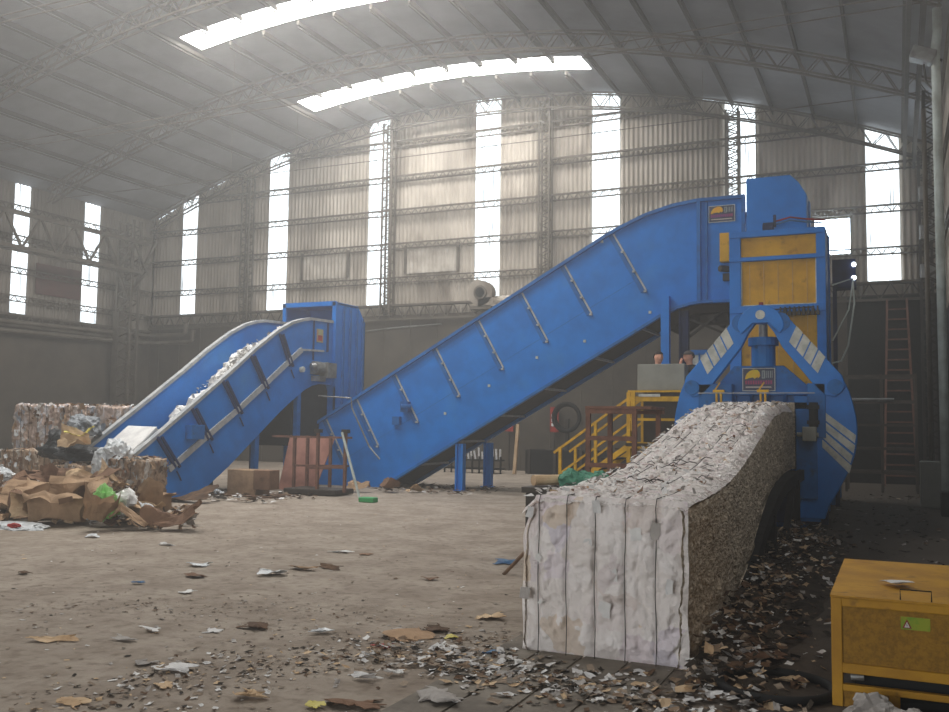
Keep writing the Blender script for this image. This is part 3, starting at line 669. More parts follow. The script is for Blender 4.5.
mb.tube([(-3.9, 20.6, 4.0), (-3.3, 20.6, 4.0)], .16, 14); mb.tube([(-3.6, NEAR+.1, 3.95), (-3.6, FAR, 3.95)], .07, 10); mb.bar((-4.2, 20.3, 4.0), (-3.2, 20.3, 3.55), .05); mb.bar((-4.2, 20.3, 3.5), (-3.4, 20.3, 4.1), .05)
mb.build('drive_unit', m_steeld, BC)
mb = MB(); mb.prism([(-4.75,3.98),(-4.2,4.3),(-3.0,4.35),(-3.0,4.1),(-4.0,4.05),(-4.5,3.7)], 'y', NEAR+.15, FAR-.1); mb.build('return_guard', m_belt, BC)

# ------------------------------------------------------------------ loading conveyor at the left
LC = thing('loading_conveyor', 'open blue loading conveyor with grey rims carrying white paper', 'conveyor', (-14.1, 17, 0))
XN, XF = -13.4, -14.8
LTOP = [(13.3,.8),(13.62,.98),(15.01,1.86),(16.37,2.74),(17.16,3.28),(17.94,3.75),(18.51,4.01),(18.9,4.12),(19.3,4.19),(20.3,4.22)]
LBOT = [(20.3,2.56),(19.71,2.56),(19.4,2.5),(19.08,2.38),(18.5,2.06),(18.03,1.77),(16.28,.58),(15.3,0.0),(13.3,0.0)]
for X in (XF, XN):
    sp_ = MB().prism(LTOP + LBOT, 'x', X-.03, X+.03).build('side_panel', m_blue, LC)
    mb = MB()
    for a, b_ in zip(LTOP, LTOP[1:]): mb.bar((X, a[0], a[1]-.01), (X, b_[0], b_[1]-.01), .11, .07)
    mb.build('rim', m_rim, sp_)
    if X == XN:
        mb = MB(); ln = [(14.45,.6),(14.58,.68),(15.54,1.26),(16.53,1.84),(17.46,2.44),(18.37,3.04),(18.89,3.37),(19.85,3.41)]
        for a, b_ in zip(ln, ln[1:]): mb.bar((X+.045, a[0], a[1]), (X+.045, b_[0], b_[1]), .05, .05 if b_[0] > 19 else .13)
        mb.build('ledge', m_rim, sp_)
        for y0, z0, y1, z1 in ((14.08,1.27,14.62,.66),(15.05,1.86,15.58,1.2),(15.99,2.48,16.55,1.78),(16.92,3.1,17.48,2.38),(17.98,3.7,18.42,2.95)):
            for dy in (0, .13):
                MB().bar((X+.05, y0+dy, z0-.02), (X+.05, y1+dy, z1-.02), .06, .05).build('stiffener', m_seam, sp_)
            MB().bar((X+.045, y1+.06, z1-.1), (X+.045, y1+.2, z1-.3), .02, .02).build('stiffener', m_seam, sp_)
        mb = MB(); mb.box(X+.03, X+.2, 14.9, 15.3, 1.2, 1.5); mb.build('switch_box', m_blue2, sp_, bevel=.01)
        mb = MB(); mb.tube([(X+.02, 18.9, 2.88), (X+.12, 18.9, 2.88)], .07, 12); mb.build('end_cap', m_stripe, sp_)
        mb = MB(); mb.tube([(X+.1, 19.3, 2.93), (X+.1, 19.95, 2.98)], .15, 14); mb.tube([(X+.14, 19.2, 2.95), (X+.2, 19.3, 2.98)], .1, 12); mb.box(X+.03, X+.3, 19.7, 20.1, 2.72, 3.1); mb.box(X, X+.2, 19.35, 19.75, 2.62, 2.75)
        for i in range(6): mb.tube([(X+.1, 19.35+i*.06, 2.95), (X+.1, 19.37+i*.06, 2.95)], .17, 12)
        mb.build('gear_motor', m_galv, sp_, smooth=False)
        mb = MB(); mb.box(X+.03, X+.04, 19.55, 19.83, 3.62, 3.96); lb = mb.build('warning_label', mat('label_cream', srgb(170,170,130), srgb(190,120,70), 4, .6), sp_)
        MB().box(X+.04, X+.045, 19.6, 19.78, 3.66, 3.8).build('label_print', m_redp, lb)
        mb = MB(); mb.box(X+.03, X+.06, 19.38, 19.42, 3.15, 4.15); mb.box(X+.03, X+.06, 20.0, 20.06, 3.4, 4.15); mb.build('stiffener', m_seam, sp_)
mb = MB(); tp = [(y, z-1.0) for y, z in LTOP[1:]]
for a, b_ in zip(tp, tp[1:]): mb.add([(XF+.03, a[0], a[1]), (XN-.03, a[0], a[1]), (XN-.03, b_[0], b_[1]), (XF+.03, b_[0], b_[1])], [(0,1,2,3)])
mb.build('belt', m_black, LC)
mb = MB(); tp = [(y, z+.05) for y, z in LBOT[:-1]]
for a, b_ in zip(tp, tp[1:]): mb.add([(XF+.03, a[0], a[1]), (XN-.03, a[0], a[1]), (XN-.03, b_[0], b_[1]), (XF+.03, b_[0], b_[1])], [(0,1,2,3)])
mb.build('belt_pan', m_belt, LC)
for y, z in ((17.3, 1.3), (18.9, 2.3)):
    for X in (XN-.05, XF+.05):
        mb = MB(); mb.box(X-.06, X+.06, y-.07, y+.07, 0, z); mb.build('leg', m_navy if X < -14 else m_blue2, LC)
mb = MB(); mb.box(XF, XN, 17.25, 17.35, 1.05, 1.2); mb.build('cross_member', m_blue2, LC)
mb = MB(); mb.prism([(18.75,1.0),(18.75,2.15),(19.3,2.5),(20.2,2.6),(20.6,1.9),(20.7,1.0)], 'x', XF+.1, XN-.12); mb.build('dim_underside_block', mat('underside_shade', srgb(40,46,52), srgb(30,34,40), 4, .8), LC)  # dark block added in place of the dim underside and hood interior
hb = MB(); hx0, hx1, hy0, hy1 = -14.98, -13.3, 20.32, 21.78
hb.prism([(hy0,2.5),(hy0,4.72),(21.4,4.72),(hy1,4.3),(hy1,1.5),(hy0,1.5)], 'x', hx1-.05, hx1)
hb.prism([(hy0,2.5),(hy0,4.72),(21.4,4.72),(hy1,4.3),(hy1,1.5),(hy0,1.5)], 'x', hx0, hx0+.05)
hb.box(hx0, hx1, hy0, 21.4, 4.68, 4.74); hb.add([(hx0,21.4,4.72),(hx1,21.4,4.72),(hx1,hy1,4.3),(hx0,hy1,4.3)], [(0,1,2,3)]); hb.box(hx0, hx1, hy1-.04, hy1, 1.5, 4.3)
hb.box(hx0, hx0+.1, hy0-.04, hy0+.04, 2.5, 4.74); hb.box(hx1-.1, hx1+.02, hy0-.04, hy0+.04, 2.5, 4.74); hb.box(hx0, hx1, hy0-.04, hy0+.04, 4.64, 4.76)
hb.box(hx0, hx1, hy0, hy0+.04, 1.5, 3.6)
hood = hb.build('discharge_hood', m_blue, LC)
for y in (20.62, 20.95, 21.28, 21.58):
    MB().box(hx1, hx1+.045, y, y+.06, 1.55, 4.66 if y < 21.4 else 4.42).build('hood_rib', m_blue2, hood)
# paper riding on the belt
random.seed(11)
def crumple(mb, c, r, mi=0, sx=1, sy=1, sz=.6, n=3, amp=.35):
    bm = bmesh.new(); bmesh.ops.create_icosphere(bm, subdivisions=n, radius=1); off = rnd(0, 99)
    for v in bm.verts:
        p = v.co.copy(); k = 1 + amp*noise.fractal(p*1.6+Vector((off,0,0)), .9, 2, 4) + amp*.5*abs(noise.noise(p*5+Vector((0,off,0))))
        v.co = Vector((p.x*sx, p.y*sy, max(p.z*sz, -.55*sz)))*k*r
    mb.add([v.co+Vector(c) for v in bm.verts], [[v.index for v in f.verts] for f in bm.faces], mi); bm.free()
mb = MB()
for k in range(240):
    y = rnd(14.9, 18.6); z = interp(LTOP, y); scrap(mb, (rnd(-14.6,-13.6), y, z-.96+rnd(0,.12)), rnd(.08,.2), random.choice((0,0,0,1)), .8)
for k in range(300):                          # the crest that shows over the near rim
    y = random.gauss(16.85, .42); z = interp(LTOP, y); hgt = .17*math.exp(-((y-16.95)/.5)**2)
    scrap(mb, (rnd(-13.64,-13.47), y, z-.06+hgt*rnd(-1.2,1)), rnd(.05,.13), random.choice((0,0,0,0,1)), 1.0)
for k in range(26): y = 14.9+rnd(0,1)**1.2*2; scrap(mb, (rnd(-13.7,-13.5), y, interp(LTOP, y)+rnd(0,.05)), rnd(.05,.1), 0, 1.0)
for k in range(40): y = rnd(16.2, 17.5); crumple(mb, (-13.72, y, interp(LTOP, y)-.28+.1*math.exp(-((y-16.95)/.5)**2)), rnd(.15,.2), 0, n=2, sz=.9)
for k in range(40): y = rnd(15.6, 18); crumple(mb, (rnd(-14.4,-13.7), y, interp(LTOP, y)-.8), rnd(.2,.3), 0, n=2, sz=.9)
tag(mb.build('loose_paper', [m_pap, m_pap2]), 'loose white paper heaped along the loading conveyor belt', 'waste paper', kind='stuff')
t_ = thing('paper_stack', 'thick white stack of sheets on the low end of the loading conveyor', 'paper', (-13.95, 14.1, 1.0))
mb = MB(); d = Vector((0, .83, .56)); u = Vector((.0,-.56,.83)); c = Vector((-14.03, 13.98, 1.02))
mb.bar(c-d*.56, c+d*.56, .8, .26, up=(0,-.56,.83)); mb.build('sheets', m_pap, t_, bevel=.02)
mb = MB()
for i in range(5): mb.bar(c-d*.57+u*(.02+i*.02)+Vector((rnd(-.04,.04),0,0)), c+d*(.54+rnd(0,.05))+u*(.05+i*.022), .8, .008, up=(0,-.56,.83))
mb.build('loose_top_sheets', m_pap, t_)

# ------------------------------------------------------------------ platform, stairs, cabinet, people
PF = thing('operator_platform', 'yellow railed operator platform left of the baler', 'platform', (-3.9, 17.5, 0))
PZ = 1.28
mb = MB(); mb.box(-4.6, -3.2, 16.85, 18.6, PZ-.06, PZ); mb.build('deck', m_steeld, PF)
for x, y in ((-4.55,16.9),(-3.3,16.9),(-4.55,18.5),(-3.3,18.5)):
    mb = MB(); mb.box(x-.035, x+.035, y-.035, y+.035, 0, 2.22 if y < 17 else PZ); mb.build('leg', m_yel2, PF)
for z, h in ((2.24,.035),(2.1,.09),(1.72,.05),(1.24,.12)):
    mb = MB(); mb.box(-4.56, -3.3, 16.86, 16.92, z-h/2, z+h/2); mb.build('rail', m_yel2, PF)
mb = MB(); mb.box(-4.5,-4.42, 16.84, 16.88, 1.5, 2.24); mb.build('rail_post', m_yel2, PF)
ST = thing('yellow_stairs', 'yellow steel stairs climbing right to the operator platform', 'stairs', (-5.4, 17.7, 0))
for y in (17.25, 18.2):
    MB().bar((-6.35, y, .02), (-4.6, y, 1.25), .05, .1).build('stringer', m_yel2, ST)
    for dz, th in ((.92, .045), (.45, .04)):
        MB().bar((-6.15 if dz > .5 else -6.02, y, dz+.13 if dz > .5 else dz+.2), (-4.58, y, 1.27+dz-.02), th, th).build('handrail', m_yel2, ST)
    for x in (-6.02, -5.3, -4.62): MB().bar((x, y, (x+6.35)*.703), (x, y, (x+6.35)*.703+.93-.0), .055).build('rail_post', m_yel2, ST)
for i in range(6):
    x = -6.2+i*.28; z = .17+i*.2; MB().box(x-.12, x+.14, 17.27, 18.18, z-.03, z).build('tread', m_steeld, ST)
CBt = thing('control_cabinet', 'light grey control cabinet standing at the front of the yellow platform', 'cabinet', (-3.97, 17.1, 2.26))
MB().box(-4.4,-3.52, 16.95, 17.3, 2.26, 2.75).build('cabinet_body', m_grey, CBt, bevel=.012)
mb = MB(); mb.box(-4.3,-3.62, 17.0, 17.25, PZ, 2.26); mb.build('pedestal', m_steeld, CBt)
MB().box(-4.35,-3.95, 16.84, 16.855, 2.14, 2.19).build('nameplate', m_stripe, PF)

def person(name, label, base, face_yaw, cap, jacket, arms_up):
    root = thing(name, label, 'person', base); bx, by, bz = base
    ca, sa = math.cos(face_yaw), math.sin(face_yaw)
    def T(p): return (bx + p[0]*ca - p[1]*sa, by + p[0]*sa + p[1]*ca, bz + p[2])   # +y is the way the person faces
    def skinned(nm, V, E_, m, rootv=0, lv=2):
        me = bpy.data.meshes.new(nm); me.from_pydata([T(v[:3]) for v in V], E_, []); me.materials.append(m)
        o = bpy.data.objects.new(nm, me); C.objects.link(o)
        sm = o.modifiers.new('skin', 'SKIN'); sm.use_smooth_shade = True
        for i, v in enumerate(V):
            sv = me.skin_vertices[0].data[i]; sv.radius = (v[3], v[4] if len(v) > 4 else v[3]); sv.use_root = (i == rootv)
        ss = o.modifiers.new('sub', 'SUBSURF'); ss.levels = lv; ss.render_levels = lv
        o.parent = root; o.location = tuple(-c for c in base); return o
    V = [(0,0,.95,.15,.11),(0,0,1.1,.13,.1),(0,.0,1.28,.16,.11),(0,0,1.42,.11,.08),(0,.01,1.5,.055),(0,.03,1.57,.07),(0,.035,1.65,.085)]
    E_ = [(0,1),(1,2),(2,3),(3,4),(4,5),(5,6)]
    for s in (-1, 1):
        b = len(V)
        V += [(s*.1,0,.88,.1),(s*.11,.01,.48,.065),(s*.11,-.02,.09,.045),(s*.12,.13,.04,.04)]
        E_ += [(0,b),(b,b+1),(b+1,b+2),(b+2,b+3)]
    hands = []
    for s in (-1, 1):
        b = len(V)
        if arms_up and s == arms_up: ar = [(s*.19,0,1.4,.06),(s*.25,.1,1.16,.045),(s*.09,.2,1.4,.035),(s*.06,.19,1.49,.028)]
        elif arms_up: ar = [(s*.19,0,1.4,.06),(s*.25,.06,1.13,.045),(s*.1,.26,1.2,.035),(s*.04,.3,1.24,.028)]
        else: ar = [(s*.19,0,1.4,.06),(s*.25,.04,1.12,.045),(s*.2,.24,1.0,.035),(s*.17,.32,1.0,.028)]
        V += ar; E_ += [(3,b),(b,b+1),(b+1,b+2),(b+2,b+3)]; hands.append((ar[-1], (Vector(ar[-1][:3])-Vector(ar[-2][:3])).normalized(), s))
    skinned('body', V, E_, m_skin)
    V2 = [(v[0],v[1],v[2],v[3]+.022,(v[4] if len(v) > 4 else v[3])+.022) for v in V]
    nk = V2[4]; J = [V2[0]] + V2[1:4] + [(nk[0], nk[1]-.01, nk[2]+.01, .085, .08)]; JE = [(0,1),(1,2),(2,3),(3,4)]
    for b in (15, 19):
        k = len(J); J += V2[b:b+3]; JE += [(3,k),(k,k+1),(k+1,k+2)]
    skinned('jacket', J, JE, jacket)
    T2 = [V2[0]]; TE = []
    for b in (7, 11):
        k = len(T2); T2 += V2[b:b+3]; TE += [(0,k),(k,k+1),(k+1,k+2)]
    skinned('trousers', T2, TE, m_trou)
    for b in (7, 11): skinned('shoe', [V2[b+2], V2[b+3]], [(0,1)], m_black)
    for wv, d, s in hands:                                  # hand: palm and five bent fingers
        w0 = Vector(wv[:3]); sd = Vector((s,0,0)); pl = w0+d*.075
        H = [(*w0,.026),(*pl,.034,.02)]; HE = [(0,1)]
        for j, (off, l) in enumerate(((-.03,.055),(-.01,.07),(.01,.075),(.03,.065))):
            k = len(H); a = pl + sd*off + d*.02; b_ = a + d*l*.55; c_ = b_ + d*l*.35 - Vector((0,0,.02))
            H += [(*a,.009),(*b_,.009),(*c_,.008)]; HE += [(1,k),(k,k+1),(k+1,k+2)]
        k = len(H); a = w0 + d*.03 - sd*.03; H += [(*a,.011),(*(a+d*.035-sd*.02),.009)]; HE += [(0,k),(k,k+1)]
        skinned('hand', H, HE, m_skin, lv=1)
    # head with features
    mb = MB(); bm = bmesh.new(); bmesh.ops.create_uvsphere(bm, u_segments=28, v_segments=20, radius=1)
    for v in bm.verts:
        p = v.co; x, y, z = p.x*.084, p.y*.1, p.z*.12
        if p.z < 0: x *= 1+.25*p.z; y *= 1+.1*p.z
        if p.y > .5:
            y += .02*math.exp(-((p.x)/.14)**2-((p.z+.08)/.16)**2)             # nose
            y -= .009*math.exp(-((abs(p.x)-.36)/.14)**2-((p.z-.08)/.1)**2)     # eye sockets
            y += .006*math.exp(-((p.x)/.25)**2-((p.z+.42)/.07)**2)             # lips
            y += .006*math.exp(-((p.z-.24)/.08)**2)                            # brow
        v.co = Vector(T((x, y+.04, z+1.64)))
    mb.add([v.co for v in bm.verts], [[v.index for v in f.verts] for f in bm.faces]); bm.free()
    hd_ = mb.build('head', m_skin, root, smooth=True)
    for s in (-1, 1):
        e = MB(); crumple(e, T((s*.077,.035,1.635)), .026, 0, .4, .7, 1.1, 2, .1); e.build('ear', m_skin, hd_, smooth=True)
        e = MB(); crumple(e, T((s*.028,.122,1.65)), .009, 0, 1, .5, .6, 1, 0); e.build('eye', m_hair, hd_, smooth=True)
    e = MB(); e.bar(T((-.024,.136,1.592)), T((.024,.136,1.592)), .007); e.build('mouth', mat('lips', srgb(140,80,74)), hd_)
    h = MB(); bm = bmesh.new(); bmesh.ops.create_uvsphere(bm, u_segments=24, v_segments=16, radius=1)
    keep = []
    for v in bm.verts:
        p = v.co; v.co = Vector(T((p.x*.096, p.y*.112+.03 - (.01 if p.z < .2 else 0), p.z*.105+1.668)))
        keep.append(p.z > (.28 if p.y > -.1 else -.45) if not cap else p.z > (.12 if p.y > -.3 else -.2))
    orig = [v.index for v in bm.verts]
    bm2 = [[v.index for v in f.verts] for f in bm.faces if (lambda cs: sum(cs)/len(cs) > 0)([(1 if (Vector(v.co).z-bz-1.668)/.105 > (.28 if False else (.1 if cap else .22)) or ((Vector(v.co)-Vector(T((0,.03,1.668)))).dot(Vector((-sa,ca,0))) < -.02 and (Vector(v.co).z-bz-1.668)/.105 > -.55) else -1) for v in f.verts])]
    h.add([v.co for v in bm.verts], bm2); bm.free()
    hc = h.build('cap' if cap else 'hair', m_cap if cap else m_hair, root, smooth=True)
    if cap:
        b = MB(); pts = [T((.07*math.cos(a), .1+.1*math.sin(a), 1.7-.01*math.sin(a))) for a in [i*math.pi/8 for i in range(9)]]
        n = len(pts); b.add(pts + [tuple(Vector(p)+Vector((0,0,.008))) for p in pts], [tuple(range(n)), tuple(range(n, 2*n))] + [(i, (i+1) % n, n+(i+1) % n, n+i) for i in range(n)]); b.build('cap_peak', m_cap, hc)
    return root
person('person', 'person with short dark hair standing behind the grey control cabinet', (-4.2, 17.75, PZ), R(215), False, m_shirt, 0)
person('person', 'person in a grey cap and dark jacket raising a hand to the face', (-3.58, 17.75, PZ), R(135), True, m_jack, 1)
sn = thing('window_screen', 'pale slatted screen with blue frame behind the person in the cap', 'screen', (-3.6, 19.2, 2.4))
mb = MB(); mb.box(-3.84,-3.39, 19.2, 19.24, 2.4, 3.1); mb.build('screen_panel', m_stripe, sn)
mb = MB()
for x in (-3.84,-3.68,-3.52,-3.37): mb.box(x-.015, x+.015, 19.17, 19.2, 2.35, 3.12)
mb.box(-3.86,-3.34, 19.17, 19.2, 3.08, 3.18); mb.build('screen_frame', m_blue2, sn)
mb = MB()
for x in (-3.84,-3.37): mb.box(x-.03, x+.03, 19.2, 19.28, 0, 2.4)
mb.build('screen_post', m_blue2, sn)

# rusty trestle in front of the stairs
RT = thing('rusty_trestle', 'rusty brown steel trestle frame in front of the yellow stairs', 'trestle', (-4, 14, 0))
for x, y in ((-4.42,14.0),(-3.68,14.0),(-4.3,14.8),(-3.5,14.8)):
    MB().box(x-.035, x+.035, y-.035, y+.035, 0, 1.86).build('leg', m_rust, RT)
for z in (1.82, 1.4, .98, .2):
    MB().box(-4.46, -3.64, 13.96, 14.02, z-.035, z+.035).build('crossbar', m_rust, RT)
    if z > 1.5 or z < .5: MB().box(-4.3, -3.4, 14.78, 14.84, z-.03, z+.03).build('crossbar', m_rust, RT)
MB().box(-4.46,-3.4, 13.95, 14.85, 1.86, 1.9).build('top_plate', m_rust, RT)
# rusty bin, roll and net left behind the bale
RB = thing('rusty_bin', 'dark rusty steel bin at the left behind the white bale', 'bin', (-3.1, 9.9, 0))
MB().box(-3.7,-2.62, 9.45, 10.5, 0, .86).build('bin_body', m_steeld, RB, bevel=.02)
MB().box(-3.73,-2.57, 9.42, 10.55, .86, .92).build('bin_lid', m_steeld, RB)
r_ = MB().tube([(-3.66, 9.6, .985), (-3.42, 9.9, .985)], [.06,.06], 14).build('paper_roll', m_card3); tag(r_, 'tan roll lying on the rusty bin behind the bale', 'roll')
mb = MB()
for k in range(12): crumple(mb, (rnd(-3.36,-2.95), rnd(9.6,9.95), .99), rnd(.08,.13), 0, n=3, sz=.9)
tag(mb.build('green_net', m_tarp, smooth=False), 'crumpled green netting on the bin behind the bale edge', 'netting')
tag(MB().bar((-3.84, 9.2, .0), (-3.66, 9.4, .24), .03).build('wooden_stick', m_brn), 'dark stick leaning against the rusty bin', 'stick')

# ------------------------------------------------------------------ yellow box at the right front
YX0, YX1, YY0, YY1, YH = -.37, .62, 5.85, 7.5, .62
YBx = thing('yellow_power_unit', 'yellow steel power unit box with a warning sticker at the right front', 'machine box', (.1, 6.6, 0))
mb = MB()
for x in (YX0, YX1-.06):
    for y in (YY0, YY1-.06): mb.box(x, x+.06, y, y+.06, 0, YH)
for z0, z1 in ((YH-.05, YH), (.19,.25), (.09,.13)):
    mb.box(YX0+.055, YX1-.055, YY0+.004, YY0+.05, z0, z1-.002); mb.box(YX0+.004, YX0+.05, YY0+.055, YY1-.055, z0, z1-.002); mb.box(YX1-.05, YX1-.004, YY0+.055, YY1-.055, z0, z1-.002)
mb.box(YX0+.3, YX0+.36, YY0+.006, YY0+.05, 0, .095)
mb.build('frame', m_ora, YBx, bevel=.006)
MB().box(YX0-.004, YX1+.004, YY0-.006, YY1, YH+.001, YH+.012).build('lid', m_ora, YBx)
mb = MB(); mb.box(YX0+.06, YX1-.06, YY0+.015, YY0+.02, .25, YH-.05); mb.box(YX0+.015, YX0+.02, YY0+.06, YY1-.06, .13, YH-.05); mb.box(YX0+.06, YX0+.3, YY0+.015, YY0+.02, .0, .09); mb.build('perforated_panel', m_mesh, YBx)
mb = MB(); mb.box(YX0+.12, YX1-.1, YY0+.12, YY1-.1, .02, .24); mb.tube([(YX0+.36, YY0+.06, .03), (YX0+.6, YY0+.1, .04)], .05, 10); mb.build('engine', m_black, YBx)
MB().tube([(YX0+.1, YY0+.06, .16), (YX0+.17, YY0+.06, .165)], .018, 10).build('fitting', m_galv, YBx)
mb = MB(); mb.tube([(.0, YY0+.02, YH+.01), (.0, YY0+.02, YH+.07), (.16, YY0+.02, YH+.07), (.16, YY0+.02, YH+.01)], .004, 6); mb.build('handle', m_black, YBx)
st = MB().box(.0, .15, YY0+.008, YY0+.013, .47, .54).build('warning_sticker', mat('sticker_green', srgb(150,160,40), srgb(96,150,40), 12, .5), YBx)
mb = MB(); mb.prism([(.008,.478),(.056,.478),(.032,.528)], 'y', YY0+.004, YY0+.008); tr = mb.build('warning_triangle', m_redp, st)
mb = MB(); mb.prism([(.018,.483),(.046,.483),(.032,.515)], 'y', YY0+.001, YY0+.004); mb.build('triangle_inside', m_pap, tr)
mb = MB(); mb.prism([(.030,.486),(.035,.497),(.031,.498),(.035,.51),(.028,.496),(.032,.495)], 'y', YY0-.001, YY0+.001); mb.build('lightning_mark', m_black, tr)
mb = MB(); mb.box(YX0+.06, YX1, YY0+.01, YY1-.03, YH+.012, YH+.016)
o = MB(); scrap(o, (-.02, 6.35, YH+.03), .18, 0, .05); tag(o.build('paper_sheet', m_pap), 'white paper scrap lying on top of the yellow box', 'paper')

# ------------------------------------------------------------------ bales and rubbish at the left
def rough_bale(name, label, m, x0, x1, y0, y1, z0, z1, group=None, wires=5, seed=1, rot=0):
    root = thing(name, label, 'bale', ((x0+x1)/2, (y0+y1)/2, z0), group)
    W_, D_, H_ = x1-x0, y1-y0, z1-z0; random.seed(seed)
    bm = bmesh.new(); bmesh.ops.create_cube(bm, size=1); bmesh.ops.subdivide_edges(bm, edges=bm.edges, cuts=34, use_grid_fill=True)
    for v in bm.verts:
        p = v.co.copy(); q_ = Vector((p.x*W_, p.y*D_, p.z*H_)); s = q_ + Vector((seed*3.1, 0, 0))
        n_ = Vector((p.x if abs(p.x) > .49 else 0, p.y if abs(p.y) > .49 else 0, p.z if p.z > .49 else 0))
        if n_.length: n_.normalize()
        d = .05*noise.fractal(s*2.4, 1, 2, 4) + .045*abs(noise.noise(s*9)) + .025*noise.noise(s*21) - .015
        u = (p.x+.5)*wires
        if abs(p.y) > .49 or p.z > .49: d += .03*abs(math.sin(math.pi*u)) - .015
        v.co = q_ + n_*d
    mb = MB(); a = rot
    def W2(p): return Vector((p.x*math.cos(a)-p.y*math.sin(a)+(x0+x1)/2, p.x*math.sin(a)+p.y*math.cos(a)+(y0+y1)/2, p.z+(z0+z1)/2))
    mb.add([W2(v.co) for v in bm.verts], [[v.index for v in f.verts] for f in bm.faces]); bm.free()
    mb.build('pressed_waste', m, root, smooth=True)
    for k in range(1, wires):
        x = -W_/2 + W_*k/wires; e = .012
        pts = [W2(Vector((x, -D_/2-e, -H_/2+.02))), W2(Vector((x, -D_/2-e, H_/2+e))), W2(Vector((x, D_/2+e, H_/2+e)))]
        MB().tube(pts, .006, 5).build('wire', m_steeld, root)
    s_ = MB()
    for k in range(110):
        f = random.random()
        if f < .45: scrap(s_, W2(Vector((rnd(-.5,.5)*W_, -D_/2-.03, rnd(-.45,.5)*H_))), rnd(.06,.16), random.randrange(5), .5, Vector((0,-1,0)))
        elif f < .7: scrap(s_, W2(Vector((W_/2+.03, rnd(-.5,.5)*D_, rnd(-.45,.5)*H_))), rnd(.06,.16), random.randrange(5), .5, Vector((1,0,0)))
        else: scrap(s_, W2(Vector((rnd(-.5,.5)*W_, rnd(-.5,.5)*D_, H_/2+.03))), rnd(.06,.16), random.randrange(5), .6)
    s_.build('torn_edges', [m_pap2, m_card, m_card2, m_plas, m_brn], root)['kind'] = 'stuff'
    return root
rough_bale('waste_bale', 'mixed waste bale with coloured scraps, upper left of the stack', m_mixed, -17.45, -16.2, 14.1, 15.2, .95, 1.88, 'bales stacked at the left', seed=1)
rough_bale('waste_bale', 'brown mixed bale on the upper row, beside the blue conveyor', m_mixed, -16.15, -14.95, 14.25, 15.3, .95, 1.86, 'bales stacked at the left', seed=2)
rough_bale('waste_bale', 'cardboard bale at the lower left of the stack', m_cardbale, -17.1, -15.95, 13.5, 14.9, 0, .93, 'bales stacked at the left', seed=3)
rough_bale('waste_bale', 'brown cardboard bale in the lower row under the black bags', m_cardbale, -15.85, -14.75, 13.4, 14.9, 0, .93, 'bales stacked at the left', seed=4)
rough_bale('waste_bale', 'small bale of torn cardboard at the foot of the loading conveyor', m_cardbale, -13.2, -12.5, 12.75, 13.5, 0, .86, seed=5, wires=4)
rough_bale('waste_bale', 'low cardboard bale half hidden behind the crushed boxes', m_cardbale, -14.55, -13.5, 12.6, 13.7, 0, .72, seed=6)

def bag(name, label, m, c, r, sx=1, sy=1, sz=.7, cat='bag', amp=.35, grp=None, seed=0, n=4):
    random.seed(seed+50); mb = MB(); crumple(mb, c, r, 0, sx, sy, sz, n, amp)
    return tag(mb.build(name, m, smooth=(m in (m_blackbag,))), label, cat, grp)
bag('rubbish_bag', 'grey white crumpled plastic bag on top of the bale pile', m_greybag, (-15.0, 13.75, 1.42), .28, 1.2, 1, .9, seed=1)
bag('rubbish_bag', 'dark grey crumpled bag left of the topmost one against the upper bale', m_blackbag, (-15.3, 13.5, 1.12), .3, 1.0, .9, .9, seed=2)
bag('black_rubbish_bag', 'flattened black bag lying on the lower bales, left one', m_blackbag, (-14.95, 13.25, .95), .36, 1.4, .9, .6, seed=3)
bag('black_rubbish_bag', 'black bag lying on the low bale, right one beside the clear film', m_blackbag, (-14.3, 13.1, .9), .34, 1.4, .9, .5, seed=4)
bag('film_heap', 'draped clear white film between the paper stack and the small bale', m_plas, (-13.3, 13.0, .92), .3, 1.0, .8, .9, 'plastic film', .5, seed=5)
bag('film_heap', 'hanging white film over the low bale beside the blue conveyor foot', m_plas, (-13.45, 12.75, .6), .24, .8, .5, 1.5, 'plastic film', .4, seed=6)

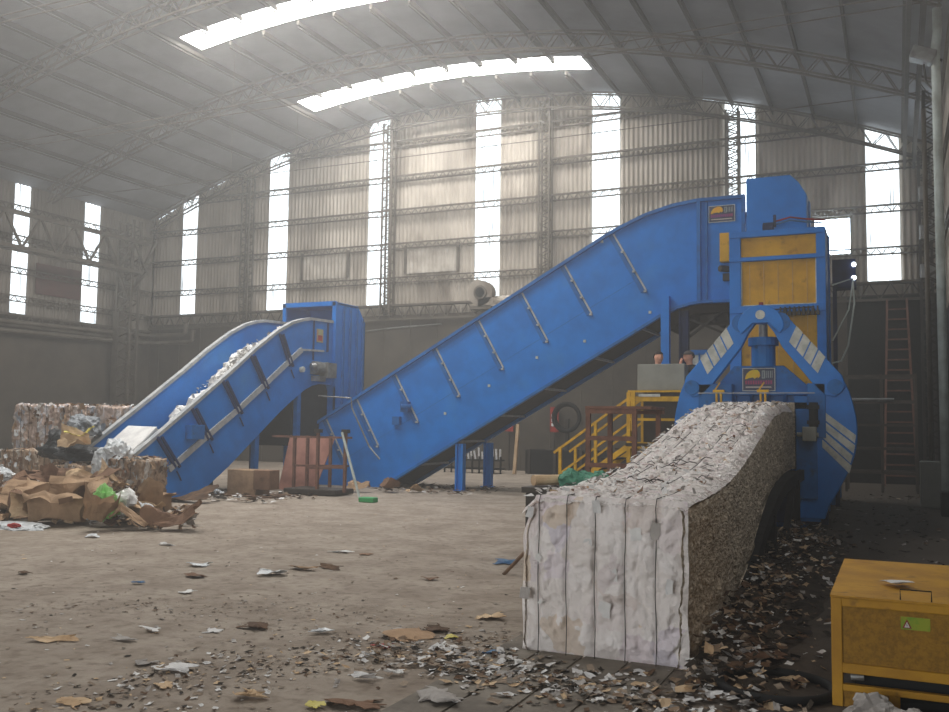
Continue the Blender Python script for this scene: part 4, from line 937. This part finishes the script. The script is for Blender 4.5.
def sheet(name, label, cat, m, c, w_, h_, yaw, tilt, roll=0, bend=.1, th=.008, seed=0, fold=0, n=12, grp=None, parent=None, rag=.12):
    """a bent, thick sheet of board"""
    random.seed(seed+200); off = rnd(0, 50); cr_ = [(rnd(0,3.14), rnd(-.25,.25), random.choice((-1,1))*rnd(1.2,2.6)) for _ in range(3)]
    rot = Matrix.Rotation(yaw, 3, 'Z') @ Matrix.Rotation(tilt, 3, 'X') @ Matrix.Rotation(roll, 3, 'Y')
    top = []; bot = []
    for j in range(n+1):
        for i in range(n+1):
            u, v = i/n-.5, j/n-.5
            x = u*w_*(1+rag*2*noise.noise(Vector((v*4, off+u, 0)))); y = v*h_*(1+rag*2*noise.noise(Vector((u*4, v, off))))
            z = bend*(noise.noise(Vector((u*1.6, v*1.6, off)))*.5 + noise.noise(Vector((u*5, v*5, off)))*.35 + sum(k_*abs(u*math.cos(a_)+v*math.sin(a_)-c_) for a_, c_, k_ in cr_)) + fold*abs(v)
            p = rot @ Vector((x, y, z)); q2 = rot @ Vector((x, y, z-th)); top.append(p); bot.append(q2)
    zmin = min(p.z for p in top+bot)
    cz = max(c[2], -zmin+.002)
    cc = Vector((c[0], c[1], cz)); b = n+1; N2 = b*b
    mb = MB(); fs = []
    for j in range(n):
        for i in range(n):
            a = j*b+i; fs += [(a, a+1, a+b+1, a+b), (N2+a, N2+a+b, N2+a+b+1, N2+a+1)]
    for i in range(n):
        fs += [(i, N2+i, N2+i+1, i+1), (n*b+i, n*b+i+1, N2+n*b+i+1, N2+n*b+i), (i*b, (i+1)*b, N2+(i+1)*b, N2+i*b), (i*b+n, N2+i*b+n, N2+(i+1)*b+n, (i+1)*b+n)]
    mb.add([p+cc for p in top+bot], fs)
    o = mb.build(name, m, parent)
    if not parent: tag(o, label, cat, grp)
    return o
def carton(label, m, c, w_, d_, h_, yaw, crush=.15, tilt=0, seed=0, flaps=True, grp=None, mflap=None):
    """an opened, dented cardboard carton"""
    random.seed(seed+400); root = thing('cardboard_box', label, 'box', (c[0], c[1], 0), grp)
    off = rnd(0, 90); rot = Matrix.Rotation(yaw, 3, 'Z') @ Matrix.Rotation(tilt, 3, 'X')
    def D(p):
        q_ = rot @ Vector(p); k = Vector((noise.noise(q_*3.6+Vector((off,0,0))), noise.noise(q_*3.6+Vector((0,off,0))), noise.noise(q_*3.6+Vector((0,0,off)))))*crush
        return q_ + k
    n = 8; vs = []; fs = []
    def face(o_, a, b_):
        s0 = len(vs)
        for j in range(n+1):
            for i in range(n+1): vs.append(D(Vector(o_)+Vector(a)*(i/n)+Vector(b_)*(j/n)))
        for j in range(n):
            for i in range(n): k = s0+j*(n+1)+i; fs.append((k, k+1, k+n+2, k+n+1))
    x0, x1, y0, y1 = -w_/2, w_/2, -d_/2, d_/2
    face((x0,y0,0),(w_,0,0),(0,0,h_)); face((x0,y1,0),(w_,0,0),(0,0,h_)); face((x0,y0,0),(0,d_,0),(0,0,h_)); face((x1,y0,0),(0,d_,0),(0,0,h_)); face((x0,y0,0),(w_,0,0),(0,d_,0))
    zm = min(v.z for v in vs); base = Vector((c[0], c[1], c[2]-zm+.003))
    mb = MB(); mb.add([v+base for v in vs], fs); bx_ = mb.build('carton_body', m, root)
    so = bx_.modifiers.new('thick', 'SOLIDIFY'); so.thickness = .006
    if flaps:
        for (o_, a, out) in (((x0,y0,h_),(w_,0,0),(0,-1,0)), ((x0,y1,h_),(w_,0,0),(0,1,0)), ((x0,y0,h_),(0,d_,0),(-1,0,0)), ((x1,y0,h_),(0,d_,0),(1,0,0))):
            an = rnd(-.9, .7); dirv = Vector(out)*math.cos(an) + Vector((0,0,1))*math.sin(an); l = min(w_, d_)*.5
            vs = []; fs = []; face(o_, a, dirv*l)
            vs2 = [Vector((v.x, v.y, max(v.z+base.z, .01)))+Vector((base.x, base.y, 0)) for v in vs]
            mb = MB(); mb.add(vs2, fs); f_ = mb.build('flap', mflap or m, root); so = f_.modifiers.new('thick', 'SOLIDIFY'); so.thickness = .006
    return root
g = None
def px3(x, y, Y): p = at(x, y, Y=Y); return (p.x, p.y, max(p.z, 0))
carton('large crushed cardboard box with a dark cut-out at the front of the pile', m_card, px3(62,532,10.35), .8, .55, .42, R(22), .13, R(10), 1)
carton('opened brown carton behind the large crushed box', m_card2, px3(88,512,11.2), .65, .5, .38, R(-15), .15, R(22), 2)
carton('flattened brown carton at the left end of the pile', m_card, px3(22,520,10.8), .8, .6, .26, R(50), .15, 0, 3)
carton('pale tan carton right of the shredded paper', m_card3, px3(142,524,10.9), .36, .3, .24, R(30), .1, 0, 4)
carton('square brown carton at the right back of the pile', m_card, px3(158,512,11.6), .32, .3, .22, R(10), .06, 0, 5)
carton('dented carton sunk in the pile below the black bags', m_card2, px3(48,500,11.8), .7, .6, .3, R(40), .14, R(15), 6)
for k, (x, y, Y, w_, h_, yw, ti, bd, m, lb) in enumerate((
 (34,492,10.9,.95,.5,12,38,.1,m_card,'long brown cardboard sheet with faint printing lying on the left boxes'),
 (104,482,11.9,.6,.4,10,22,.14,m_card2,'reddish brown cardboard sheet arched over the back of the pile'),
 (76,476,11.6,.42,.3,25,40,.08,m_card3,'pale folded board sticking up in the middle of the pile'),
 (84,492,10.7,.55,.5,-25,55,.12,m_card,'big brown flap leaning down the front of the pile'),
 (174,520,10.5,.75,.4,15,30,.2,m_card2,'dark brown curved board at the right foot of the pile'),
 (25,508,10.0,.4,.35,50,60,.12,m_card3,'pale cardboard flap left of the large crushed box'),
 (128,522,10.2,.6,.3,0,25,.18,m_card,'crumpled tan board in front of the shredded paper'),
 (8,505,10.3,.5,.4,-40,35,.15,m_card2,'brown board slanting at the far left edge of the pile'),
 (98,525,10.0,.45,.3,60,18,.2,m_card,'small tan board between the green bag and the large box'),
 (112,486,11.5,.5,.35,-10,30,.15,m_card3,'tan board behind the green bag'),
 (150,500,11.3,.4,.35,35,45,.12,m_card,'brown board standing by the pale tan carton'),
 (45,482,11.4,.6,.35,-15,30,.15,m_card2,'brown torn board below the flattened black bag'))):
    sheet('cardboard_sheet', lb, 'cardboard', m, px3(x, y, Y), w_, h_, R(yw), R(ti), bend=bd, seed=60+k)
mb = MB(); c = px3(64,502,9.85); mb.bar((c[0]-.1, c[1], c[2]), (c[0]+.12, c[1]+.04, c[2]+.05), .02, .08)
tag(mb.build('dark_scrap', m_brn), 'dark brown strip on the large crushed box', 'cardboard')
sheet('cardboard_sheet', 'yellowish folded sheet on top beside the grey bag', 'cardboard', m_yelp, px3(82,438,13.0), .45, .28, R(10), R(30), bend=.12, seed=10)
sheet('cardboard_sheet', 'pinkish white sheet drooping below the grey bag', 'paper', m_card3, px3(76,444,12.9), .75, .3, R(-10), R(35), bend=.16, seed=11)
bag('green_bag', 'bright green and white printed bag in the cardboard pile', m_green, px3(103,507,10.3), .22, 1.0, .6, 1.2, 'bag', .45, seed=7)
mb = MB(); random.seed(31)
sx_, sy_, sz_ = px3(126, 500, 10.6)
for k in range(110):
    a = rnd(-.16, .16); mb.tube([(sx_+a*.5, sy_, sz_+.18-.3*abs(a)), (sx_+a, sy_-rnd(.05,.15), sz_+.02), (sx_+a*1.1+rnd(-.04,.04), sy_-rnd(.1,.2), max(.02, sz_-.15-rnd(0,.1)))], .006, 3)
crumple(mb, (sx_, sy_, sz_), .16, n=3, sz=.9)
tag(mb.build('shredded_paper', m_pap), 'tuft of white shredded strips beside the green bag', 'shredded paper')
sheet('plastic_sheet', 'white plastic strip lying right of the shredded paper', 'plastic film', m_plas, px3(148,508,10.6), .4, .15, R(-40), R(25), bend=.12, seed=12)
bag('printed_bag', 'flat white bag with red print at the lower left of the pile', m_plas, px3(18,528,9.6), .28, 1.8, 1, .3, 'bag', .3, seed=8)
bag('printed_bag', 'red printed scrap on the flat white bag', m_redp, px3(14,526,9.4), .09, 1.3, .6, .4, 'bag', .3, seed=9)
for k, (px_, py_, s_, ml, nm) in enumerate(((8, 470, .3, m_plas, 'white crumpled film at the left picture edge, upper one'), (5, 492, .3, m_pap, 'white crumpled paper at the left edge above the dark bag'), (10, 512, .28, m_blackbag, 'dark crumpled bag at the left edge of the pile'))):
    p = at(px_-6, py_+6, Y=11.4-k*.4); bag('crumpled_bag', nm, ml, (p.x, p.y, max(.12, p.z)), s_*.62, seed=20+k)
# lower filler under the pile
random.seed(77); mb = MB()
for k in range(480):
    a = random.random(); y = 10.0+2.0*random.random()+.5*a; x = at(-10+205*a, 520, Y=y).x; scrap(mb, (x, y, rnd(.03, .58 if y > 10.7 and a < .72 else .14)), rnd(.07,.26), random.choice((0,0,1,1,2,3,3,4)), .8, curl=.9)
tag(mb.build('torn_cardboard', [m_card, m_card2, m_card3, m_pap2, m_brn]), 'torn cardboard bits filling the pile at the left', 'cardboard', kind='stuff')

# ------------------------------------------------------------------ between the conveyors
cb_ = thing('cardboard_box', 'closed tan cardboard box with a small square panel below the loading conveyor', 'box', (-12.6, 16.2, 0))
MB().box(-13.15,-12.4, 16.0, 16.5, .02, .55).build('carton_body', m_card, cb_, bevel=.01)
MB().box(-12.42,-12.0, 15.95, 16.3, .15, .56).build('small_carton', m_card2, cb_, bevel=.01)
mb = MB(); mb.box(-12.25,-12.17, 15.94, 15.95, .34, .41); mb.build('hole_mark', m_brn, cb_)
tag(MB().box(-13.4,-11.8, 15.75, 16.6, 0, .03).build('wooden_pallet_board', m_brn), 'flat dark board under the closed cardboard box', 'board')
random.seed(5); mb = MB()
for k in range(9): crumple(mb, (-13.75+k*.1+rnd(-.04,.04), 15.6+rnd(-.1,.1), .06+rnd(0,.06)), rnd(.05,.08), 0, n=2)
tag(mb.build('crumpled_film', m_plas), 'white crumpled film on the floor left of the closed box', 'plastic film')
bp_ = MB().add([(-13.1,17.75,.02),(-12.1,17.75,.02),(-11.72,17.95,1.22),(-12.95,17.95,1.25),(-13.1,17.78,.02),(-12.1,17.78,.02),(-11.72,17.98,1.22),(-12.95,17.98,1.25)], [(0,1,2,3),(4,7,6,5),(0,4,5,1),(1,5,6,2),(2,6,7,3),(3,7,4,0)])
tag(bp_.build('pink_board', m_pink), 'pinkish board leaning behind the rusty red frame', 'board')
RF = thing('rusty_post_frame', 'rusty red steel trolley with posts in front of the pinkish board', 'framework', (-12, 17.3, 0))  # steel frame of posts and rails on a tray
for x, y in ((-12.24,17.15),(-11.62,17.15),(-12.24,17.65),(-11.62,17.65),(-11.45,16.9),(-10.75,16.9)):
    MB().box(x-.03, x+.03, y-.03, y+.03, .1, 1.28 if x < -11.5 else 1.4).build('post', m_rust, RF)
for (a, b_) in (((-12.85,17.15,1.26),(-10.75,17.15,1.26)),((-12.24,17.15,.62),(-10.7,16.95,.66)),((-12.24,17.65,.55),(-11.6,17.65,.55)),((-11.45,16.9,.62),(-10.75,16.9,.62))):
    MB().bar(a, b_, .045).build('rail', m_rust, RF)
MB().box(-12.3,-10.95, 16.85, 17.6, .02, .14).build('base_tray', m_steeld, RF, bevel=.02)
for x in (-11.45,-10.75): MB().box(x-.07, x+.07, 16.83, 16.97, 1.36, 1.44).build('post_cap', m_steeld, RF)
tag(MB().tube([(-10.78, 16.8, 1.38), (-10.28, 16.75, .02)], .028, 8).build('white_bar', m_white), 'white metal bar leaning on the rusty red frame', 'bar')
MBp = MB().tube([(-13.3, 19.6, 2.25), (-12.4, 19.7, 2.2), (-12.38, 19.72, 1.95), (-11.9, 19.8, 1.0), (-11.6, 19.8, .7)], .022, 6)
MBp.build('hand_rail', m_galv, BC)
rp = MB().box(-14.9,-13.3, 20.6, 22.6, 0, .5).build('pit_kerb', m_dark); tag(rp, 'dark low kerb below the loading conveyor head', 'kerb')
for k, (x, y, w_, h_, yw, m, nm) in enumerate(((-11.2,18.2,.5,.3,.3,m_card,'tan cardboard piece at the foot of the large conveyor'),(-10.6,18.6,.5,.3,-.4,m_card2,'brown piece right of the white leaning bar'),(-12.6,14.2,1.1,.4,.1,m_brn,'brown sheet on the floor before the closed box'),(-10.1,18.9,.35,.25,.9,m_card3,'pale board by the tip of the large conveyor'))):
    sheet('cardboard_sheet', nm, 'cardboard', m, (x, y, .05), w_, h_, yw, R(6), bend=.08, seed=30+k)
MB().box(-10.55,-10.2, 15.75, 15.95, 0, .09)
gt = MB().box(-9.85,-9.5, 16.0, 16.2, 0, .1).build('green_tray', mat('green_plastic', srgb(60,150,90)), bevel=.02); tag(gt, 'small green plastic tray on the floor before the large conveyor', 'tray')

# ------------------------------------------------------------------ along the gable
fanr = thing('blower_fan', 'pale snail-shaped blower fan on the gable beam with a duct', 'fan', (-13.1, 29.3, 6.0))
mb = MB(); cx, cz_ = -13.15, 6.18
ring = [(cx+(.42+.09*i/24)*math.cos(-i*math.pi/12+1.57), cz_+(.42+.09*i/24)*math.sin(-i*math.pi/12+1.57)) for i in range(24)]
mb.prism(ring, 'y', 29.15, 29.5); mb.box(cx-.1, cx+.6, 29.15, 29.5, 5.68, 6.0); mb.build('fan_casing', m_clad, fanr)
MB().tube([(cx, 29.1, cz_), (cx, 29.16, cz_)], .25, 20).build('inlet_ring', m_steel, fanr)
MB().tube([(cx, 29.08, cz_), (cx, 29.11, cz_)], .17, 20).build('inlet', m_dark, fanr)
MB().tube([(cx+.5, 29.32, 5.86), (-8.0, 29.32, 5.9)], .19, 14).build('duct', m_clad, fanr, smooth=True)
mb = MB(); mb.box(cx-.4, cx+.4, 29.15, 29.7, 5.6, 5.72); mb.build('fan_bracket', m_steel, fanr)
LD = thing('ladder', 'tall reddish ladder leaning on the gable beam at the right', 'ladder', (0, 28.9, 0))
for s in (-1, 1): MB().bar((.08+s*.42, 28.5, 0), (.07+s*.26, 29.5, 5.4), .06, .05).build('side_rail', m_rust, LD)
for i in range(17):
    z = .3+i*.3; t = z/5.4; hw = .42-.16*t; MB().bar((.08-hw, 28.5+t, z), (.08+hw, 28.5+t, z), .045).build('rung', m_rust, LD)
SF = thing('scaffold', 'dark steel scaffold rack standing before the right end of the gable', 'scaffold', (-.2, 26, 0))
for x in (-1.2,-.35,.45):
    for y in (25.6, 26.6): MB().box(x-.03, x+.03, y-.03, y+.03, 0, 3.0 if x > -1 else 3.6).build('upright', m_steel, SF)
for z in (.5, 1.1, 1.7, 2.3, 2.95):
    for y in (25.6, 26.6): MB().box(-1.2, .45, y-.02, y+.02, z-.03, z+.03).build('crossbar', m_steel, SF)
tag(MB().tube([(-1.5, 25.5, 2.33), (-.05, 25.5, 2.33)], .05, 8).build('pale_tube', m_galv), 'pale tube lying across the dark scaffold', 'tube')
p = at(930, 503, Z=0)
gb = MB().box(.42, .86, 21.2, 21.6, 0, .95).build('grey_block', m_grey, bevel=.03); tag(gb, 'grey metal bin standing by the right wall behind the yellow box', 'bin')
gb2 = MB().box(.72, 1.02, 19.2, 19.6, 0, .45).build('dark_crate', m_dark, bevel=.02); tag(gb2, 'dark crate beside the grey bin at the right edge', 'crate')
tag(MB().tube([(.84, 20.0, 0.0), (.84, 20.0, 9.2), (.88, 20.0, 9.5), (.88, 20.0, 9.98)], .085, 12).build('drain_pipe', m_white, smooth=True), 'thick pale green-white pipe rising beside the right wall', 'pipe')
tag(MB().tube([(.66, 22.0, 0), (.66, 22.0, 8.6)], .05, 10).build('drain_pipe', m_steel, smooth=True), 'thin grey pipe standing left of the thick pale pipe', 'pipe')
FL = thing('floodlight', 'grey floodlight housing mounted high beside the pale pipe', 'floodlight', (.7, 20, 9.0))
mb = MB(); mb.bar((.4, 19.9, 9.1), (.82, 19.9, 8.92), .34, .26); mb.build('lamp_housing', m_galv, FL, bevel=.03)
mb = MB(); mb.bar((.78, 19.95, 8.95), (.95, 20.0, 8.9), .05); mb.tube([(.62,19.95,8.9),(.66,20.0,8.5),(.8,20,8.3)], .02, 6); mb.build('mounting_arm', m_steeld, FL)
for z, nm in ((7.6, 'upper grey junction box on the right column'), (6.6, 'middle grey junction box on the right column'), (5.6, 'lower grey junction box on the right column')):
    tag(MB().box(.62, .95, 25.7, 25.9, z-.18, z+.18).build('junction_box', m_galv, bevel=.02), nm, 'electrical box', 'junction boxes on the right column')
tag(MB().tube([(.78, 25.85, 0), (.78, 25.85, 9.5)], .04, 8).build('conduit', m_steel), 'grey conduit running up behind the junction boxes', 'conduit')
tag(MB().bar((-11.22, 27.7, 0), (-11.14, 27.8, 1.6), .1).build('wooden_post', m_card3), 'pale wooden post leaning near the dark wall', 'post')
for x, nm in ((-10.55, 'red hanging sign with white marks left of the cable reel'), (-12.2, 'small red sign half hidden behind the large conveyor edge')):
    s_ = MB().box(x-.15, x+.15, 29.6, 29.64, 1.35, 2.2).build('red_sign', m_redp); tag(s_, nm, 'sign')
    mb = MB()
    for z in (1.55, 1.7, 1.85): mb.box(x-.1, x-.02, 29.58, 29.6, z, z+.1)
    mb.build('sign_marks', m_pap, s_)
    MB().box(x-.02, x+.02, 29.6, 29.64, 0, 1.35).build('sign_post', m_steeld, s_)
rl = thing('cable_reel', 'dark cable reel standing against the back wall beyond the stairs', 'reel', (-9.9, 29.2, 0))
for k, (r_o, y) in enumerate(((.46, 29.1),(.42, 29.2))):
    mb = MB(); mb.tube([(-9.95+r_o*math.cos(a), y, 1.85+r_o*math.sin(a)) for a in [i*math.pi/14 for i in range(29)]], .06, 6, caps=False); mb.build('coil', m_dark, rl)
mb = MB(); mb.box(-10.0,-9.9, 29.15, 29.3, 0, 1.8); mb.box(-10.3,-9.6, 29.0, 29.4, 0, .08); mb.build('reel_stand', m_steeld, rl)
# low dark skip and rack of white tubes by the wall
sk = thing('low_dark_barrier', 'long low dark skip along the foot of the back wall', 'barrier', (-8, 28.8, 0))  # plain low dark box with ribs along the wall foot
mb = MB(); mb.box(-11.0,-3.6, 28.1, 28.85, .0, .78); mb.build('barrier_body', m_dark, sk)
for i in range(9): MB().box(-10.9+i*.88,-10.82+i*.88, 28.03, 28.1, 0, .8).build('barrier_rib', m_steeld, sk)
rk = thing('tube_rack', 'low dark rack holding short white tubes under the large conveyor', 'rack', (-12.7, 27.5, 0))
mb = MB()
for z in (.12, .4): mb.box(-13.6,-11.6, 27.4, 27.8, z, z+.05)
for i in range(9): mb.box(-13.6+i*.25,-13.56+i*.25, 27.38, 27.44, 0, .55)
mb.build('rack_frame', m_dark, rk)
random.seed(8)
for i in range(16):
    x = -13.55+i*.125; MB().tube([(x, 27.6, .42), (x+rnd(-.06,.06), 27.6, .68+rnd(0,.16))], .035, 6).build('white_tube', m_pap, rk)

# ------------------------------------------------------------------ litter
LM = [m_pap, m_pap2, mat('dull_card_scrap', srgb(146,124,102), srgb(124,104,84), 4, .9), mat('dark_card_scrap', srgb(112,92,76), srgb(92,76,62), 4, .9), m_brn, m_card3, m_grime, m_plas, mat('dusty_scrap', srgb(158,142,124), srgb(132,116,100), 8, .95)]
def litter(name, label, cat, n, fn, smin, smax, pick, seed, flat=.12, kind='stuff', curl=.5):
    random.seed(seed); mb = MB()
    for k in range(n):
        x, y, z = fn(); s = rnd(smin, smax)**1.0; scrap(mb, (x, y, z+s*.06+.004), s, random.choice(pick), flat, curl=curl)
    return tag(mb.build(name, LM), label, cat, kind=kind)
def g_(a, s): return random.gauss(a, s)
def near_front():
    while 1:
        t = random.random(); x = -3.2+t*2.2+g_(0,.28); y = 5.95 - .5*t + g_(0,.22) - abs(g_(0,.15))
        if not (BX0-.02 < x < BX1+.03 and y > 6.12): return x, y, .012
litter('paper_litter', 'loose paper scraps strewn along the foot of the white bale', 'litter', 900, near_front, .02, .09, (0,0,0,1,1,5,8,8,4,6,2), 1, .35)
def left_front():
    while 1:
        t = random.random()**.8; x = -2.5 - 1.9*t + g_(0,.25); y = 6.7 - 2.6*t + g_(0,.45)*(.4+t)
        if y > 2.5 and not (x > BX0-.03 and y > 6.1): return x, y, .0
litter('paper_litter', 'mixed scraps and dirt trailing left from the front of the bale', 'litter', 900, left_front, .012, .055, (0,1,1,8,8,8,4,6,5), 2, .3)
def right_side():
    y = 5.6+8.8*random.random()**1.15; x = BX1+.04-taper(y)+abs(g_(0,.33)); h = max(0, .3-(x-BX1)*.35)*min(1, (y-5.2)/1.5)
    if x > -.42 and y < 7.7: x = -.45-rnd(0,.3)
    return min(x, .9), y, h*random.random()+.0
litter('waste_heap', 'dirty heap of scraps along the right side of the white bale', 'litter', 1700, right_side, .02, .1, (0,1,2,8,4,4,6,6,6,8,5), 3, .55)
def right_far():
    return rnd(-1.3,.62), 8.5+rnd(0,1)**1.1*16, 0
litter('floor_litter', 'dark scraps scattered over the grimy shade-tinted floor at the right', 'litter', 420, right_far, .03, .12, (1,3,4,6,6,6,6,8), 4, .3)
def wide():
    y = 3.6+rnd(0,1)**1.6*20; x = rnd(-(y*1.05+1.2), -.55*y+2.6) if y < 8 else rnd(-y*.98-1, -3.2)
    return x, y, 0
litter('floor_litter', 'small fragments scattered thinly over the open dirt floor', 'litter', 1500, wide, .01, .045, (0,1,8,8,8,4,4,6,5), 5, .1)
def band():
    t = random.random(); x = -6.4 + 5.2*t; y = 5.6+.9*math.sin(t*3)+g_(0,.45); return x-.4, max(y,3), 0
litter('floor_litter', 'denser band of crumbs crossing the floor in front', 'litter', 700, band, .01, .04, (1,8,8,8,4,4,6), 6, .12)
def under():
    return rnd(-11.3,-8.6), rnd(18.6,21.5), rnd(0,.05)
litter('floor_litter', 'scraps gathered under the foot of the large conveyor', 'litter', 220, under, .05, .16, (1,3,4,6,2,6), 7, .3)
def underL():
    return rnd(-14,-11), rnd(14.6,17.2), rnd(0,.04)
litter('floor_litter', 'scraps gathered around the closed cardboard box', 'litter', 200, underL, .05, .2, (0,1,3,4,6,2), 8, .25)
# slightly raised dirt at the right of the bale
random.seed(4); mb = MB(); vs = []; ny, nx = 60, 14
for j in range(ny+1):
    for i in range(nx+1):
        y = 6.5+8.1*j/ny; u = i/nx; x = BX1-.25+u*1.0; e = math.sin(math.pi*min(1, max(0, j/ny)))**.5
        vs.append((x, y, max(-.01, (.24*(1-u)**1.2*e*(.6+.5*noise.noise(Vector((x*2, y*2, 1)))) - .01*u)) + .03*noise.noise(Vector((x*9, y*9, 3)))*(1-u)))
mb.add(vs, [(j*(nx+1)+i, j*(nx+1)+i+1, (j+1)*(nx+1)+i+1, (j+1)*(nx+1)+i) for j in range(ny) for i in range(nx)])
tag(mb.build('dirt_ridge', mat('dark_dirt', srgb(74,64,54), srgb(50,44,38), 6, .95, 0, .6, 18), smooth=True), 'ridge of dark dirt banked against the right side of the bale', 'dirt', kind='stuff')
# floor colour at the right, under the litter, mixes grime with painted dimness
# single pieces one can point to: (px, py, size, aspect, material, name, label, category)
ITEMS = [
 (200,564,.24,.6,m_plas,'paper_scrap','white crumpled paper left of the red-brown scrap','paper'),
 (196,575,.26,.4,m_card2,'cardboard_scrap','red-brown torn scrap just below the white crumpled paper','cardboard'),
 (272,573,.3,.6,m_plas,'plastic_scrap','clear white plastic piece in the middle left floor','plastic film'),
 (186,591,.14,.5,m_pap,'paper_scrap','small white scrap at the end of a dark streak','paper'),
 (176,669,.24,.35,m_pap,'paper_scrap','long white paper strip on the near left floor','paper'),
 (146,661,.13,.6,m_pap2,'paper_scrap','greyish paper left of the long white strip','paper'),
 (165,683,.14,.4,m_card3,'paper_scrap','cream crumpled scrap below the long white strip','paper'),
 (250,695,.18,.5,m_card3,'cardboard_scrap','pinkish tan scrap near the bottom left','cardboard'),
 (305,568,.34,.3,m_card,'cardboard_sheet','flat tan cardboard strips on the middle floor','cardboard'),
 (330,567,.34,.25,m_brn,'cardboard_sheet','brown cardboard strip beside the flat tan ones','cardboard'),
 (340,551,.26,.3,m_pap,'paper_scrap','thin white scrap above the brown floor strips','paper'),
 (366,553,.14,.7,m_card2,'cardboard_scrap','small brown square right of the thin white scrap','cardboard'),
 (506,562,.26,.5,m_bluep,'blue_film_scrap','blue plastic scrap left of the white bale','plastic film'),
 (430,578,.16,.5,m_card2,'cardboard_scrap','curled brown scrap on the open middle floor','cardboard'),
 (410,634,.34,.7,m_card,'cardboard_sheet','largest flat cardboard sheet left of the bale front','cardboard'),
 (436,628,.22,.5,m_brn,'cardboard_sheet','dark cardboard edge right of the largest flat sheet','cardboard'),
 (382,644,.14,.6,m_redp,'red_scrap','red crumpled wrapper below the largest flat sheet','wrapper'),
 (400,628,.12,.5,m_pap2,'paper_scrap','pale grey paper touching the top of the largest flat sheet','paper'),
 (322,631,.16,.5,m_plas,'plastic_scrap','greyish film piece left of the red wrapper','plastic film'),
 (366,677,.17,.35,m_pap,'paper_scrap','white rectangular scrap below the red wrapper','paper'),
 (395,672,.13,.35,m_pap,'paper_scrap','white sliver right of the white rectangular scrap','paper'),
 (354,702,.32,.5,m_card2,'cardboard_sheet','brown cardboard at the bottom edge of the floor','cardboard'),
 (316,704,.12,.5,m_yelp,'yellow_scrap','yellow scrap beside the bottom brown cardboard','wrapper'),
 (490,616,.24,.6,m_card3,'cardboard_sheet','cream cardboard piece close to the bale left corner','cardboard'),
 (452,636,.1,.6,m_yelp,'yellow_scrap','tiny yellow wrapper right of the largest flat sheet','wrapper'),
 (490,651,.12,.7,m_bluep,'blue_film_scrap','dark blue scrap among litter at the bale corner','plastic film'),
 (506,693,.13,.45,m_pap,'paper_scrap','white curved scrap on the slab before the bale','paper'),
 (552,691,.12,.4,m_pap,'paper_scrap','white scrap on the slab right of the curved one','paper'),
 (440,699,.3,.5,m_pap2,'paper_scrap','heap-like grey white paper near the bottom centre','paper'),
 (25,572,.16,.5,m_brn,'cardboard_scrap','dark brown lump on the far left floor','cardboard'),
 (138,582,.12,.5,m_bluep,'blue_film_scrap','pale bluish scrap on the left floor','plastic film'),
 (52,638,.3,.3,m_card3,'paper_scrap','pale dirty paper strip at the left edge floor','paper'),
 (70,700,.2,.4,m_card3,'paper_scrap','pale shreds near the bottom left corner','paper'),
 (152,629,.16,.4,m_pap,'paper_scrap','white scrap in the middle of the left floor','paper'),
 (125,638,.18,.3,m_pap2,'paper_scrap','thin pale scrap left of the middle white scrap','paper'),
 (214,629,.12,.7,m_pap,'paper_scrap','small bright paper right of the middle white scrap','paper'),
 (255,626,.24,.5,m_brn,'cardboard_scrap','dark torn board on the near middle floor','cardboard'),
 (166,544,.22,.3,m_pap,'paper_scrap','bright scrap on the floor right of the cardboard pile','paper'),
 (92,536,.22,.4,m_plas,'plastic_scrap','white film just before the cardboard pile','plastic film'),
 (760,655,.4,.6,m_card2,'cardboard_sheet','brown torn board right of the bale in the dirt','cardboard'),
 (745,640,.3,.6,m_brn,'cardboard_sheet','dark upright flap above the brown torn board','cardboard'),
 (788,680,.2,.6,m_card3,'cardboard_scrap','pinkish crumpled scrap lying inside the rubber ring','cardboard'),
 (742,605,.3,.5,m_card2,'cardboard_scrap','dull tan flap on the heap beside the bale','cardboard'),
]
for k, (px_, py_, s_, asp, m, nm, lb, ct) in enumerate(ITEMS):
    p = at(px_, py_, Z=.02); random.seed(900+k)
    sheet(nm, lb, ct, m, (p.x, p.y, .012), s_*.85, s_*asp*1.3, rnd(-.5, .5), rnd(-.05, .05), bend=s_*.055, th=.004, seed=500+k, n=9, rag=.45)
tr_ = MB(); c = at(776, 690, Z=0); tr_.tube([(c.x+.33*math.cos(a), c.y+.33*math.sin(a), .028) for a in [i*math.pi/16 for i in range(33)]], .028, 8, caps=False)
tag(tr_.build('rubber_ring', m_black, smooth=True), 'dark rubber ring lying flat left of the yellow box', 'ring')
bag('paper_lump', 'tan crumpled paper at the foot of the yellow box', m_pap2, (-.14, 5.62, .05), .09, 1.4, .8, 1.0, 'paper', .4, seed=41)
bag('paper_lump', 'smaller tan crumpled paper right of the one at the box foot', m_pap2, (.04, 5.55, .04), .07, 1.3, .8, 1.0, 'paper', .4, seed=42)
